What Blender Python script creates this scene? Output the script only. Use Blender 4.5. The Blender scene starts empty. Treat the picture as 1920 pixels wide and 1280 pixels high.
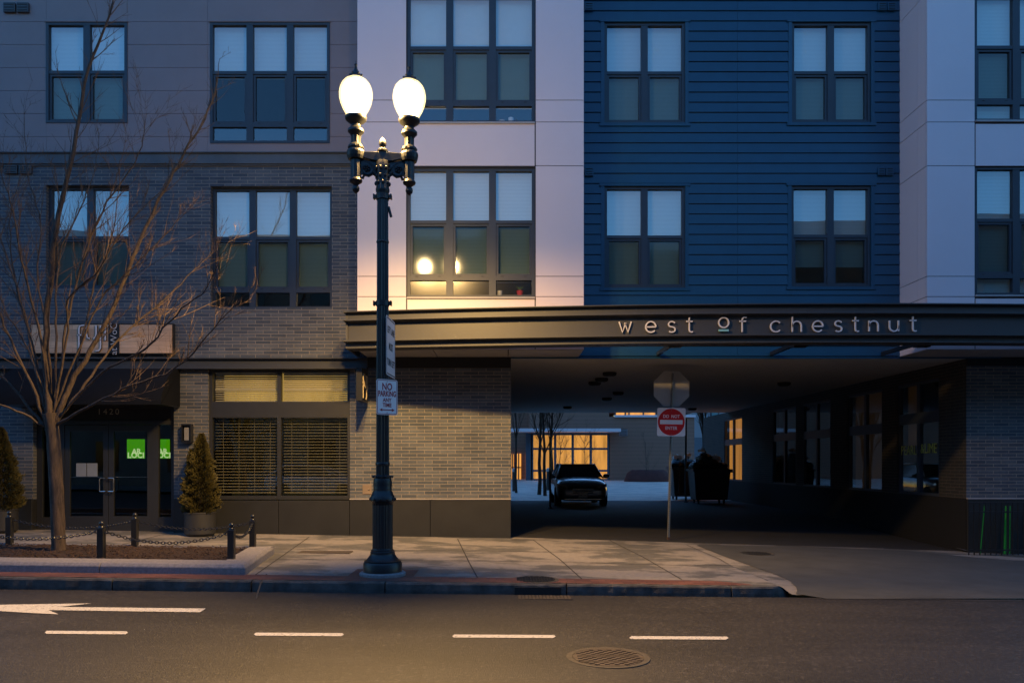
import bpy, math, random
from mathutils import Vector, Matrix
R = math.radians
sc = bpy.context.scene
COL = sc.collection
F = 1446.0; CX = 945.0; CY = 868.0; CH = 1.5       # focal length in photo pixels, vanishing point, eye height

# ------------------------------------------------------------------ camera, world, lights, exposure
cam = bpy.data.cameras.new('camera'); camo = bpy.data.objects.new('camera', cam); COL.objects.link(camo)
camo.location = (0, 0, CH); camo.rotation_euler = (R(90), 0, 0)
cam.sensor_width = 36; cam.lens = 36 * F / 1920
cam.shift_x = (960 - CX) / 1920; cam.shift_y = (CY - 640) / 1920
cam.clip_start = 0.1; cam.clip_end = 3000
sc.camera = camo
sc.view_settings.view_transform = 'Standard'; sc.view_settings.look = 'None'
sc.view_settings.gamma = 1; sc.view_settings.use_curve_mapping = False
sc.view_settings.exposure = 3.05
try:
    sc.cycles.max_bounces = 6; sc.cycles.transparent_max_bounces = 12; sc.cycles.sample_clamp_indirect = 3
except Exception: pass

w = bpy.data.worlds.new("World"); sc.world = w; w.use_nodes = True
wn = w.node_tree.nodes; wl = w.node_tree.links
bg = wn['Background']
sky = wn.new('ShaderNodeTexSky'); sky.sky_type = 'NISHITA'; sky.sun_disc = False
SUN_EL, SUN_ROT = R(1.2), R(15)
sky.sun_elevation = SUN_EL; sky.sun_rotation = SUN_ROT
sky.ozone_density = 3.0; sky.air_density = 1.0; sky.dust_density = 0.3
tint = wn.new('ShaderNodeMix'); tint.data_type = 'RGBA'; tint.blend_type = 'MULTIPLY'; tint.inputs[0].default_value = 1
tint.inputs[7].default_value = (.67, .94, 1.13, 1)
wl.new(sky.outputs[0], tint.inputs[6]); wl.new(tint.outputs[2], bg.inputs[0]); bg.inputs[1].default_value = 0.15

sl = bpy.data.lights.new('sun', 'SUN'); sl.energy = 0.012; sl.angle = R(10); sl.color = (1, .9, .8)
so = bpy.data.objects.new('sun', sl); COL.objects.link(so)
# nishita rotation 0 = +Y, turning towards +X; the sun has just gone behind the building
sd = Vector((math.sin(SUN_ROT) * math.cos(SUN_EL), math.cos(SUN_ROT) * math.cos(SUN_EL), math.sin(SUN_EL)))
so.rotation_euler = sd.to_track_quat('Z', 'Y').to_euler()

LAMP_SPOT = 390; LAMP_POINT = 7; GLOBE_EMIT = .30; LAMP_COL = (1.0, .58, .18)

# ------------------------------------------------------------------ coordinates
def PX(px, d): return (px - CX) * d / F
def PZ(py, d): return CH + (CY - py) * d / F
D0 = 15.3; D1 = 14.3
def sstep(a, b, x):
    t = max(0, min(1, (x - a) / (b - a))); return t * t * (3 - 2 * t)
def road_z(x): return -.115 - .0105 * x
def kerb_z(x):
    a = .015 - .0122 * x; b = road_z(x) + .012
    return a + (b - a) * sstep(3.42, 3.62, x)
def face_z(x): return .019 - .0168 * x if x < 0 else .019 - .031 * min(x, 12)
DK = 9.5
def gz(x, d):
    if d <= DK: return road_z(x)
    if d <= D0: return kerb_z(x) + (face_z(x) - kerb_z(x)) * (d - DK) / (D0 - DK)
    f = face_z(x)
    z = f + (0 - f) * sstep(D0, 24, d)
    if d > 31: z += .172 * (d - 31) / 29
    return z
def G(px, py, off=0.0):
    d = F * CH / max(5, (py - CY))
    for _ in range(12):
        x = PX(px, d); d = F * (CH - gz(x, d)) / max(5, (py - CY))
    x = PX(px, d)
    return Vector((x, d, gz(x, d) + off))

# ------------------------------------------------------------------ node material helpers
MATS = {}
def nm(name):
    m = bpy.data.materials.new(name); m.use_nodes = True
    MATS[name] = m; return m, m.node_tree.nodes, m.node_tree.links, m.node_tree.nodes['Principled BSDF']
def N(n, t, **k):
    o = n.new(t)
    for a, b in k.items():
        if a in o.inputs.keys() if hasattr(o.inputs, 'keys') else False: o.inputs[a].default_value = b
        else: setattr(o, a, b)
    return o
def ramp(n, stops):
    r = n.new('ShaderNodeValToRGB'); e = r.color_ramp.elements
    while len(e) < len(stops): e.new(0.5)
    for i, (p, c) in enumerate(stops):
        e[i].position = p; e[i].color = (c[0], c[1], c[2], 1)
    return r
def noise(n, l, vec, scale, detail=4, rough=.6):
    t = n.new('ShaderNodeTexNoise'); t.inputs['Scale'].default_value = scale
    t.inputs['Detail'].default_value = detail; t.inputs['Roughness'].default_value = rough
    if vec: l.new(vec, t.inputs['Vector'])
    return t
def mixc(n, l, mode, fac, a, b):
    m = n.new('ShaderNodeMix'); m.data_type = 'RGBA'; m.blend_type = mode
    for s, v in ((0, fac), (6, a), (7, b)):
        if hasattr(v, 'node'): l.new(v, m.inputs[s])
        elif s == 0: m.inputs[0].default_value = v
        else: m.inputs[s].default_value = (v[0], v[1], v[2], 1)
    return m.outputs[2]
def bump(n, l, h, strength, dist, normal=None):
    b = n.new('ShaderNodeBump'); b.inputs['Strength'].default_value = strength; b.inputs['Distance'].default_value = dist
    l.new(h, b.inputs['Height'])
    if normal: l.new(normal, b.inputs['Normal'])
    return b.outputs[0]
def gcoord(n):
    t = n.new('ShaderNodeNewGeometry'); return t.outputs['Position']
def plain(name, col, rough=.6, metal=0, vary=.12, scale=6, bmp=.0, spec=.5, coat=0):
    m, n, l, p = nm(name)
    pos = gcoord(n)
    t = noise(n, l, pos, scale, 5)
    r = ramp(n, [(.25, [c * (1 - vary) for c in col]), (.75, [min(1, c * (1 + vary)) for c in col])])
    l.new(t.outputs[0], r.inputs[0]); l.new(r.outputs[0], p.inputs['Base Color'])
    p.inputs['Roughness'].default_value = rough; p.inputs['Metallic'].default_value = metal
    p.inputs['Specular IOR Level'].default_value = spec
    if coat: p.inputs['Coat Weight'].default_value = coat
    if bmp:
        t2 = noise(n, l, pos, scale * 12, 4)
        l.new(bump(n, l, t2.outputs[0], .5, bmp), p.inputs['Normal'])
    return m
def emit(name, col, st):
    m, n, l, p = nm(name)
    p.inputs['Base Color'].default_value = (*[c * .3 for c in col], 1)
    p.inputs['Emission Color'].default_value = (*col, 1); p.inputs['Emission Strength'].default_value = st
    return m

def brick_mat(name, c1, c2, mortar, bw=.305, bh=.0677, vertical=True, msize=.010, rough=.75, dark=None):
    m, n, l, p = nm(name)
    pos = gcoord(n)
    if vertical:
        s = n.new('ShaderNodeSeparateXYZ'); l.new(pos, s.inputs[0])
        a = n.new('ShaderNodeMath'); a.operation = 'ADD'; l.new(s.outputs[0], a.inputs[0]); l.new(s.outputs[1], a.inputs[1])
        c = n.new('ShaderNodeCombineXYZ'); l.new(a.outputs[0], c.inputs[0]); l.new(s.outputs[2], c.inputs[1])
        vec = c.outputs[0]
    else: vec = pos
    b = n.new('ShaderNodeTexBrick'); l.new(vec, b.inputs['Vector'])
    b.inputs['Scale'].default_value = 1; b.inputs['Brick Width'].default_value = bw; b.inputs['Row Height'].default_value = bh
    b.inputs['Mortar Size'].default_value = msize * .5; b.inputs['Mortar Smooth'].default_value = .15; b.inputs['Bias'].default_value = -.1
    b.offset = .5
    b.inputs['Color1'].default_value = (*c1, 1); b.inputs['Color2'].default_value = (*c2, 1); b.inputs['Mortar'].default_value = (*mortar, 1)
    # second slower brick lookup gives some odd dark bricks
    t = noise(n, l, pos, 1.3, 4); r = ramp(n, [(.3, (.78, .78, .8)), (.7, (1.15, 1.14, 1.1))]); l.new(t.outputs[0], r.inputs[0])
    col = mixc(n, l, 'MULTIPLY', 1.0, b.outputs['Color'], r.outputs[0])
    t3 = noise(n, l, pos, 45, 4); r3 = ramp(n, [(.3, (.86, .86, .86)), (.7, (1.1, 1.1, 1.1))]); l.new(t3.outputs[0], r3.inputs[0])
    col = mixc(n, l, 'MULTIPLY', 1.0, col, r3.outputs[0])
    l.new(col, p.inputs['Base Color']); p.inputs['Roughness'].default_value = rough
    inv = n.new('ShaderNodeMath'); inv.operation = 'SUBTRACT'; inv.inputs[0].default_value = 1; l.new(b.outputs['Fac'], inv.inputs[1])
    ad = n.new('ShaderNodeMath'); ad.operation = 'MULTIPLY_ADD'; l.new(t3.outputs[0], ad.inputs[0]); ad.inputs[1].default_value = .25; l.new(inv.outputs[0], ad.inputs[2])
    l.new(bump(n, l, ad.outputs[0], .8, .006), p.inputs['Normal'])
    return m

def glass_mat(name, refl, tint=(1, 1, 1), rough=.0, wob=.003):
    m, n, l, p = nm(name); n.remove(p); out = n['Material Output']
    tr = n.new('ShaderNodeBsdfTransparent'); tr.inputs[0].default_value = (*tint, 1)
    gl = n.new('ShaderNodeBsdfGlossy'); gl.inputs['Roughness'].default_value = rough; gl.inputs[0].default_value = (1, 1, 1, 1)
    fr = n.new('ShaderNodeLayerWeight'); fr.inputs[0].default_value = .25
    ma = n.new('ShaderNodeMath'); ma.operation = 'MULTIPLY_ADD'; l.new(fr.outputs['Facing'], ma.inputs[0]); ma.inputs[1].default_value = .25; ma.inputs[2].default_value = refl
    t = noise(n, l, gcoord(n), .85, 1, .3)
    bo = bump(n, l, t.outputs[0], 1.0, wob); l.new(bo, gl.inputs['Normal'])
    mx = n.new('ShaderNodeMixShader'); l.new(ma.outputs[0], mx.inputs[0]); l.new(tr.outputs[0], mx.inputs[1]); l.new(gl.outputs[0], mx.inputs[2])
    l.new(mx.outputs[0], out.inputs[0]); return m

def stripe_mat(name, col, pitch, axis=2, depth=.7, emit_s=0, rough=.7):
    m, n, l, p = nm(name)
    s = n.new('ShaderNodeSeparateXYZ'); l.new(gcoord(n), s.inputs[0])
    a = n.new('ShaderNodeMath'); a.operation = 'MULTIPLY'; a.inputs[1].default_value = 1 / pitch; l.new(s.outputs[axis], a.inputs[0])
    f = n.new('ShaderNodeMath'); f.operation = 'FRACT'; l.new(a.outputs[0], f.inputs[0])
    r = ramp(n, [(.0, [c * (1 - depth) for c in col]), (.22, [c * (1 - depth * .25) for c in col]), (.8, col)]); l.new(f.outputs[0], r.inputs[0])
    l.new(r.outputs[0], p.inputs['Base Color']); p.inputs['Roughness'].default_value = rough
    return m

# ------------------------------------------------------------------ palette
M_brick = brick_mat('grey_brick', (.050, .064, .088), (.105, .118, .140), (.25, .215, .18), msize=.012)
M_brickdk = brick_mat('shade_darkened_brick', (.022, .022, .022), (.034, .032, .03), (.10, .08, .06))  # albedo lowered to put the underpass shade into the brick colour
M_plinthdk = plain('shade_darkened_base', (.006, .006, .007), .8, vary=.2)  # plinth copy darkened so lamp light on the underpass base stays hidden
M_paver = brick_mat('red_paver', (.115, .042, .034), (.19, .075, .055), (.06, .045, .04), bw=.2, bh=.1, vertical=False, msize=.008)
M_greypanel = plain('grey_fibre_cement', (.25, .195, .20), .6, scale=2, vary=.06, bmp=.0006)
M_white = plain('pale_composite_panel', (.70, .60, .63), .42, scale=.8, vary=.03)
M_joint = plain('joint_shadow_gap', (.03, .03, .035), .9)
M_blue = plain('navy_siding', (.005, .054, .108), .42, scale=3, vary=.10, bmp=.0006)
M_frame = plain('dark_bronze_frame', (.026, .033, .048), .45, scale=5)
M_frame2 = plain('charcoal_storefront_frame', (.022, .024, .028), .5, scale=5)
M_sill = plain('metal_sill', (.35, .33, .33), .4)
M_plinth = plain('dark_stone_plinth', (.015, .016, .017), .55, scale=2.5, vary=.25, bmp=.0008)
M_steel = plain('painted_steel', (.04, .043, .05), .5, scale=3, vary=.08)
M_canopy = plain('canopy_steel', (.046, .047, .05), .45, scale=2, vary=.05)
M_coping = plain('stone_coping', (.085, .095, .11), .6, scale=2, vary=.25)
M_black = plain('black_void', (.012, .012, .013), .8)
M_soffit = plain('ceiling_board', (.36, .36, .35), .8, scale=.7, vary=.08)
M_blkmetal = plain('black_cast_iron', (.008, .010, .013), .42, scale=8, vary=.2, coat=.1, bmp=.0008)
M_blkpaint = plain('black_paint', (.012, .013, .016), .35, scale=8, coat=.2)
M_awning = plain('black_awning_cloth', (.006, .007, .010), .9, scale=12, spec=.15)
M_whitepaint = plain('white_sign_sheet', (.90, .84, .82), .35, vary=.03)
M_redpaint = plain('red_sign_sheet', (.68, .012, .015), .35, vary=.03)
M_maroon = plain('maroon_print', (.36, .010, .02), .4, vary=.03)
M_blackprint = plain('black_print', (.012, .012, .012), .5)
M_galv = plain('galvanised_steel', (.30, .30, .30), .45, .7, vary=.15, scale=15)
M_letter = plain('white_letter', (.70, .66, .66), .4, vary=.02)
M_teal = plain('teal_letter_bar', (.22, .50, .52), .4, vary=.02)
M_blind = stripe_mat('blind_slats', (.52, .54, .46), .026, depth=.6)
M_blind2 = stripe_mat('dim_blind_slats', (.30, .37, .36), .026)
M_blind3 = stripe_mat('dark_blind_slats', (.04, .045, .05), .05)
M_shade = plain('roller_shade', (.52, .54, .46), .9, vary=.03)
M_slat = plain('blind_slat', (.66, .60, .44), .5, vary=.04)
M_glass = glass_mat('window_glass', .16)
M_screen = glass_mat('screened_glass', .04, (.46, .54, .52), rough=.07)
M_dusty = glass_mat('dusty_glass', .10, (.8, .8, .75), rough=.16)
M_dglass = glass_mat('door_glass', .07, (.7, .72, .7))
M_clear = glass_mat('clear_glass', .10, (.85, .88, .88))
M_room = plain('room_interior', (.035, .035, .035), .9)
M_rubber = plain('rubber', (.015, .015, .015), .8)
M_chrome = plain('brushed_chrome', (.6, .58, .55), .25, 1, vary=.05)
M_white2 = plain('white_paint', (.6, .6, .6), .5)
M_green = emit('green_screen', (.16, .9, .0), .042)
M_greentxt = emit('pale_screen_text', (.75, 1.0, .45), .09)
M_greenglow = emit('green_reflection_glow', (.0, .45, .06), .005)

def concrete(name, a, b, stain=True):
    m, n, l, p = nm(name); pos = gcoord(n)
    mp = n.new('ShaderNodeMapping'); mp.inputs['Scale'].default_value = (.6, 1.0, 1); l.new(pos, mp.inputs[0])
    t = noise(n, l, mp.outputs[0], 1.1, 12, .70)
    r = ramp(n, [(.46, b), (.50, [x * .6 + y * .4 for x, y in zip(a, b)]), (.525, a)]); l.new(t.outputs[0], r.inputs[0])
    t2 = noise(n, l, pos, 14, 6, .7); r2 = ramp(n, [(.2, (.75, .75, .75)), (.8, (1.2, 1.2, 1.2))]); l.new(t2.outputs[0], r2.inputs[0])
    c = mixc(n, l, 'MULTIPLY', 1.0, r.outputs[0], r2.outputs[0])
    t4 = noise(n, l, pos, 160, 2, .5); r4 = ramp(n, [(.70, (0, 0, 0)), (.76, (.22, .22, .22))]); l.new(t4.outputs[0], r4.inputs[0])
    c = mixc(n, l, 'ADD', .5, c, r4.outputs[0])
    l.new(c, p.inputs['Base Color'])
    rr = ramp(n, [(.44, (.62,) * 3), (.56, (.85,) * 3)]); l.new(t.outputs[0], rr.inputs[0]); l.new(rr.outputs[0], p.inputs['Roughness'])
    l.new(bump(n, l, t2.outputs[0], .5, .004), p.inputs['Normal'])
    return m
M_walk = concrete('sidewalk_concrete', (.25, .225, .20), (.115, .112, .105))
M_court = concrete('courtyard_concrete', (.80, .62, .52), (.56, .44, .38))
M_granite = plain('granite', (.235, .22, .225), .75, scale=30, vary=.3, bmp=.004)
M_kerb = plain('kerb_granite', (.068, .066, .064), .85, scale=7, vary=.65, bmp=.012)
def asphalt():
    m, n, l, p = nm('asphalt'); pos = gcoord(n)
    t = noise(n, l, pos, 26, 3, .6); r = ramp(n, [(.25, (.020, .018, .018)), (.58, (.038, .035, .033)), (.74, (.10, .09, .08))]); l.new(t.outputs[0], r.inputs[0])
    mp = n.new('ShaderNodeMapping'); mp.inputs['Scale'].default_value = (.25, 1, 1); l.new(pos, mp.inputs[0])
    t2 = noise(n, l, mp.outputs[0], 1.3, 9, .7); r2 = ramp(n, [(.3, (.60, .60, .60)), (.7, (1.35, 1.32, 1.28))]); l.new(t2.outputs[0], r2.inputs[0])
    c = mixc(n, l, 'MULTIPLY', 1.0, r.outputs[0], r2.outputs[0]); l.new(c, p.inputs['Base Color'])
    p.inputs['Roughness'].default_value = .52
    t3 = noise(n, l, pos, 60, 4, .7)
    l.new(bump(n, l, t3.outputs[0], .8, .010), p.inputs['Normal']); return m
M_asph = asphalt()
M_asph2 = plain('driveway_asphalt', (.020, .020, .022), .8, scale=3, vary=.3, bmp=.004)
def mark():
    m, n, l, p = nm('road_paint'); pos = gcoord(n)
    t = noise(n, l, pos, 30, 6, .7); r = ramp(n, [(.34, (.14, .12, .11)), (.46, (.62, .58, .52))]); l.new(t.outputs[0], r.inputs[0])
    l.new(r.outputs[0], p.inputs['Base Color']); p.inputs['Roughness'].default_value = .6; return m
M_mark = mark()
M_mulch = plain('mulch', (.026, .013, .009), .95, scale=25, vary=.7, bmp=.02)
def bark(name, a, b, sc_=40):
    m, n, l, p = nm(name); pos = gcoord(n)
    mp = n.new('ShaderNodeMapping'); mp.inputs['Scale'].default_value = (1, 1, .22); l.new(pos, mp.inputs[0])
    t = noise(n, l, mp.outputs[0], sc_, 6, .75); r = ramp(n, [(.3, a), (.7, b)]); l.new(t.outputs[0], r.inputs[0]); l.new(r.outputs[0], p.inputs['Base Color'])
    p.inputs['Roughness'].default_value = .85; l.new(bump(n, l, t.outputs[0], .9, .02), p.inputs['Normal']); return m
M_bark = bark('bark', (.018, .013, .010), (.105, .074, .060), 24)
M_twig = bark('twig_bark', (.055, .035, .026), (.13, .085, .058), 20)
M_leaf = plain('conifer_leaf', (.062, .052, .010), .7, scale=9, vary=.7)
M_pot = plain('pot', (.022, .023, .026), .6)
def wood():
    m, n, l, p = nm('sign_wood'); pos = gcoord(n)
    s = n.new('ShaderNodeSeparateXYZ'); l.new(pos, s.inputs[0]); c = n.new('ShaderNodeCombineXYZ'); l.new(s.outputs[0], c.inputs[0]); l.new(s.outputs[2], c.inputs[1])
    b = n.new('ShaderNodeTexBrick'); l.new(c.outputs[0], b.inputs['Vector']); b.inputs['Scale'].default_value = 1
    b.inputs['Brick Width'].default_value = .85; b.inputs['Row Height'].default_value = .118; b.inputs['Mortar Size'].default_value = .0015
    b.inputs['Color1'].default_value = (.50, .33, .21, 1); b.inputs['Color2'].default_value = (.70, .48, .31, 1); b.inputs['Mortar'].default_value = (.12, .09, .07, 1)
    mp = n.new('ShaderNodeMapping'); mp.inputs['Scale'].default_value = (1, 1, 14); l.new(pos, mp.inputs[0])
    t = noise(n, l, mp.outputs[0], 3, 6, .7); r = ramp(n, [(.3, (.72, .7, .68)), (.7, (1.15, 1.12, 1.1))]); l.new(t.outputs[0], r.inputs[0])
    l.new(mixc(n, l, 'MULTIPLY', 1, b.outputs[0], r.outputs[0]), p.inputs['Base Color']); p.inputs['Roughness'].default_value = .6; return m
M_wood = wood()
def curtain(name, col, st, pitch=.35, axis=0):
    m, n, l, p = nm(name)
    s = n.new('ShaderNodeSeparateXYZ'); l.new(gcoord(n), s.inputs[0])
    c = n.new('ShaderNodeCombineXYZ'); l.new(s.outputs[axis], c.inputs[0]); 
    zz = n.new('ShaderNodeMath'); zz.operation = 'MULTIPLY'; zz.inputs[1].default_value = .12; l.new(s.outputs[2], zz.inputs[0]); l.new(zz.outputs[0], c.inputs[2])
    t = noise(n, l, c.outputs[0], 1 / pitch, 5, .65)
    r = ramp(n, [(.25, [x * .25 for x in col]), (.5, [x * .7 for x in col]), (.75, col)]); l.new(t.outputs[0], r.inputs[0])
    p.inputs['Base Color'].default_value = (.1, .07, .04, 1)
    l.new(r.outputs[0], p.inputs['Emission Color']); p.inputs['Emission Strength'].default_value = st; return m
M_lit = curtain('lit_curtain', (1.0, .43, .08), .15, .45)
M_lit2 = curtain('lit_room', (1.0, .40, .06), .085, 1.2, 1)
M_dimlit = curtain('dim_lit_room', (.9, .42, .06), .0012, 1.5, 1)
M_brown = stripe_mat('brown_siding', (.25, .125, .085), .30, 2, .3)
M_farwall = plain('far_grey_wall', (.26, .28, .30), .8, scale=.3)
M_carpaint = plain('car_paint', (.14, .14, .15), .3, .8, scale=1, coat=1)
M_carglass = plain('car_glass', (.012, .013, .015), .08, scale=1)
M_lens = plain('headlight_lens', (.5, .46, .42), .12, .3)
M_bin = plain('dumpster_plastic', (.045, .05, .055), .5, scale=5, vary=.2)
M_bag = plain('bin_bag', (.012, .012, .014), .25, scale=18, vary=.2, bmp=.02)
M_paper = plain('waste_paper', (.8, .78, .76), .7)
M_mound = plain('red_mound', (.085, .024, .02), .9, scale=3, vary=.3, bmp=.01)
M_pink = plain('red_flower', (.5, .02, .03), .6)
M_soil = plain('soil', (.06, .05, .04), .95, scale=1)

# ------------------------------------------------------------------ mesh builder
ORG = {}
class MB:
    def __init__(s): s.v = []; s.f = []; s.mi = []; s.ch = []
    def add(s, vs, fs, mi=0):
        o = len(s.v); s.ch.append((list(vs), list(fs), mi)); s.v += [tuple(v) for v in vs]; s.f += [tuple(o + i for i in f) for f in fs]; s.mi += [mi] * len(fs); return s
    def box(s, x0, x1, y0, y1, z0, z1, mi=0):
        x0, x1 = min(x0, x1), max(x0, x1); y0, y1 = min(y0, y1), max(y0, y1); z0, z1 = min(z0, z1), max(z0, z1)
        vs = [(x0, y0, z0), (x1, y0, z0), (x1, y1, z0), (x0, y1, z0), (x0, y0, z1), (x1, y0, z1), (x1, y1, z1), (x0, y1, z1)]
        return s.add(vs, [(0, 3, 2, 1), (4, 5, 6, 7), (0, 1, 5, 4), (1, 2, 6, 5), (2, 3, 7, 6), (3, 0, 4, 7)], mi)
    def mbox(s, M, sx, sy, sz, mi=0):
        vs = [M @ Vector((a * sx / 2, b * sy / 2, c * sz / 2)) for c in (-1, 1) for a, b in ((-1, -1), (1, -1), (1, 1), (-1, 1))]
        return s.add(vs, [(0, 3, 2, 1), (4, 5, 6, 7), (0, 1, 5, 4), (1, 2, 6, 5), (2, 3, 7, 6), (3, 0, 4, 7)], mi)
    def tube(s, pts, rad, n=8, caps=True, mi=0):
        pts = [Vector(p) for p in pts]
        if not hasattr(rad, '__len__'): rad = [rad] * len(pts)
        vs = []; up = Vector((0.13, 0.31, 1)).normalized(); prev = None
        for i, p in enumerate(pts):
            d = (pts[min(i + 1, len(pts) - 1)] - pts[max(i - 1, 0)])
            if d.length < 1e-9: d = Vector((0, 0, 1))
            d.normalize()
            a = prev if prev is not None else up.cross(d)
            a = a - d * a.dot(d)
            if a.length < 1e-4: a = Vector((1, 0, 0)).cross(d)
            a.normalize(); prev = a; b = d.cross(a)
            for k in range(n):
                t = 2 * math.pi * k / n; vs.append(p + (a * math.cos(t) + b * math.sin(t)) * rad[i])
        fs = []
        for i in range(len(pts) - 1):
            for k in range(n): fs.append((i * n + k, i * n + (k + 1) % n, (i + 1) * n + (k + 1) % n, (i + 1) * n + k))
        if caps: fs += [tuple(range(n))[::-1], tuple((len(pts) - 1) * n + k for k in range(n))]
        return s.add(vs, fs, mi)
    def lathe(s, prof, c, n=32, flute=None, mi=0):
        # prof: (radius, z) ; flute(z) -> amplitude
        vs = []
        for r, z in prof:
            for k in range(n):
                t = 2 * math.pi * k / n
                rr = r * (1 - (flute(z) * (k % 2)) if flute else 1)
                vs.append((c[0] + rr * math.cos(t), c[1] + rr * math.sin(t), c[2] + z))
        fs = []
        m = len(prof)
        for i in range(m - 1):
            for k in range(n): fs.append((i * n + k, i * n + (k + 1) % n, (i + 1) * n + (k + 1) % n, (i + 1) * n + k))
        fs += [tuple(range(n))[::-1], tuple((m - 1) * n + k for k in range(n))]
        return s.add(vs, fs, mi)
    def sphere(s, c, r, nu=12, nv=8, sc_=(1, 1, 1), mi=0):
        vs = []; fs = []
        for i in range(nv + 1):
            ph = math.pi * i / nv
            for k in range(nu):
                t = 2 * math.pi * k / nu
                vs.append((c[0] + r * sc_[0] * math.sin(ph) * math.cos(t), c[1] + r * sc_[1] * math.sin(ph) * math.sin(t), c[2] - r * sc_[2] * math.cos(ph)))
        for i in range(nv):
            for k in range(nu): fs.append((i * nu + k, i * nu + (k + 1) % nu, (i + 1) * nu + (k + 1) % nu, (i + 1) * nu + k))
        return s.add(vs, fs, mi)
    def prism(s, poly, off, mi=0):
        # poly: list of 3d points (planar), off: extrude vector
        n = len(poly); off = Vector(off); vs = [Vector(p) for p in poly] + [Vector(p) + off for p in poly]
        fs = [tuple(range(n))[::-1], tuple(range(n, 2 * n))] + [(i, (i + 1) % n, n + (i + 1) % n, n + i) for i in range(n)]
        return s.add(vs, fs, mi)
    def quad(s, a, b, c, d, mi=0): return s.add([a, b, c, d], [(0, 1, 2, 3)], mi)
    def build(s, name, mat, parent=None, smooth=False, fix=True, **props):
        o = ORG.get(parent.name, Vector()) if parent else Vector()
        me = bpy.data.meshes.new(name)
        me.from_pydata([(v[0] - o.x, v[1] - o.y, v[2] - o.z) for v in s.v], [], s.f)
        mats = mat if isinstance(mat, (list, tuple)) else [mat]
        for m in mats: me.materials.append(m)
        if len(mats) > 1: me.polygons.foreach_set('material_index', s.mi)
        if fix:
            import bmesh
            bm = bmesh.new(); bm.from_mesh(me)
            if smooth: bmesh.ops.remove_doubles(bm, verts=bm.verts, dist=1e-5)
            bmesh.ops.recalc_face_normals(bm, faces=bm.faces); bm.to_mesh(me); bm.free()
        if smooth:
            me.polygons.foreach_set('use_smooth', [True] * len(me.polygons))
            try: me.set_sharp_from_angle(angle=R(38))
            except Exception: pass
        me.update()
        ob = bpy.data.objects.new(name, me); COL.objects.link(ob)
        if parent: ob.parent = parent; ORG[ob.name] = o
        else: ORG[ob.name] = Vector()
        for k, v in props.items(): ob[k] = v
        return ob
def build_each(b, name, mat, parent, bev=0, seg=1):
    out = []
    for vs, fs, mi in b.ch:
        q = MB(); q.add(vs, fs, 0); o = q.build(name, mat, parent)
        if bev: bevel(o, bev, seg)
        out.append(o)
    return out
def bevel(ob, w=.01, seg=2):
    m = ob.modifiers.new('bevel', 'BEVEL'); m.width = w; m.segments = seg; m.limit_method = 'ANGLE'; m.angle_limit = R(40); return ob
def thing(name, loc, label, cat, group=None):
    o = bpy.data.objects.new(name, None); COL.objects.link(o); o.location = loc; o.empty_display_size = .2
    ORG[o.name] = Vector(loc); o['label'] = label; o['category'] = cat
    if group: o['group'] = group
    return o
def tag(o, label, cat, group=None):
    o['label'] = label; o['category'] = cat
    if group: o['group'] = group
    return o
def recentre(o):
    # moves the origin of a one-mesh thing to its base
    vs = o.data.vertices; xs = [v.co.x for v in vs]; ys = [v.co.y for v in vs]; z = min(v.co.z for v in vs)
    c = Vector(((min(xs) + max(xs)) / 2, (min(ys) + max(ys)) / 2, z))
    for v in vs: v.co -= c
    o.location = o.location + c; ORG[o.name] = c; return o
def copy_thing(root, loc, label=None, rz=0, group=None, s=None):
    r = root.copy(); COL.objects.link(r); r.location = loc; r.rotation_euler = (0, 0, rz)
    if s: r.scale = s if hasattr(s, '__len__') else (s, s, s)
    if label: r['label'] = label
    if group: r['group'] = group
    for ch in list(root.children):
        c = ch.copy(); COL.objects.link(c); c.parent = r
        for g in ch.children:
            d = g.copy(); COL.objects.link(d); d.parent = c
    return r

def text_obj(name, body, size, M, mat, parent, depth=.004, align='CENTER', offset=0.0, sx=1.0, spacing=1.0):
    cu = bpy.data.curves.new(name, 'FONT'); cu.body = body; cu.size = size; cu.extrude = depth / 2; cu.align_x = align; cu.align_y = 'CENTER'
    cu.offset = offset; cu.space_character = spacing; cu.resolution_u = 3
    t = bpy.data.objects.new('tmp', cu); COL.objects.link(t)
    dg = bpy.context.evaluated_depsgraph_get(); dg.update()
    me = bpy.data.meshes.new_from_object(t.evaluated_get(dg)); bpy.data.objects.remove(t)
    me.name = name
    o = ORG.get(parent.name, Vector()) if parent else Vector()
    me.transform(Matrix.Translation(-o) @ M @ Matrix.Diagonal((sx, 1, 1, 1)))
    me.materials.clear(); me.materials.append(mat)
    ob = bpy.data.objects.new(name, me); COL.objects.link(ob)
    if parent: ob.parent = parent; ORG[ob.name] = o
    return ob
def face_cam(x, y, z, rz=0):      # local XY plane stood upright facing -Y, then turned by rz
    return Matrix.Translation((x, y, z)) @ Matrix.Rotation(rz, 4, 'Z') @ Matrix.Rotation(R(90), 4, 'X')

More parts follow.
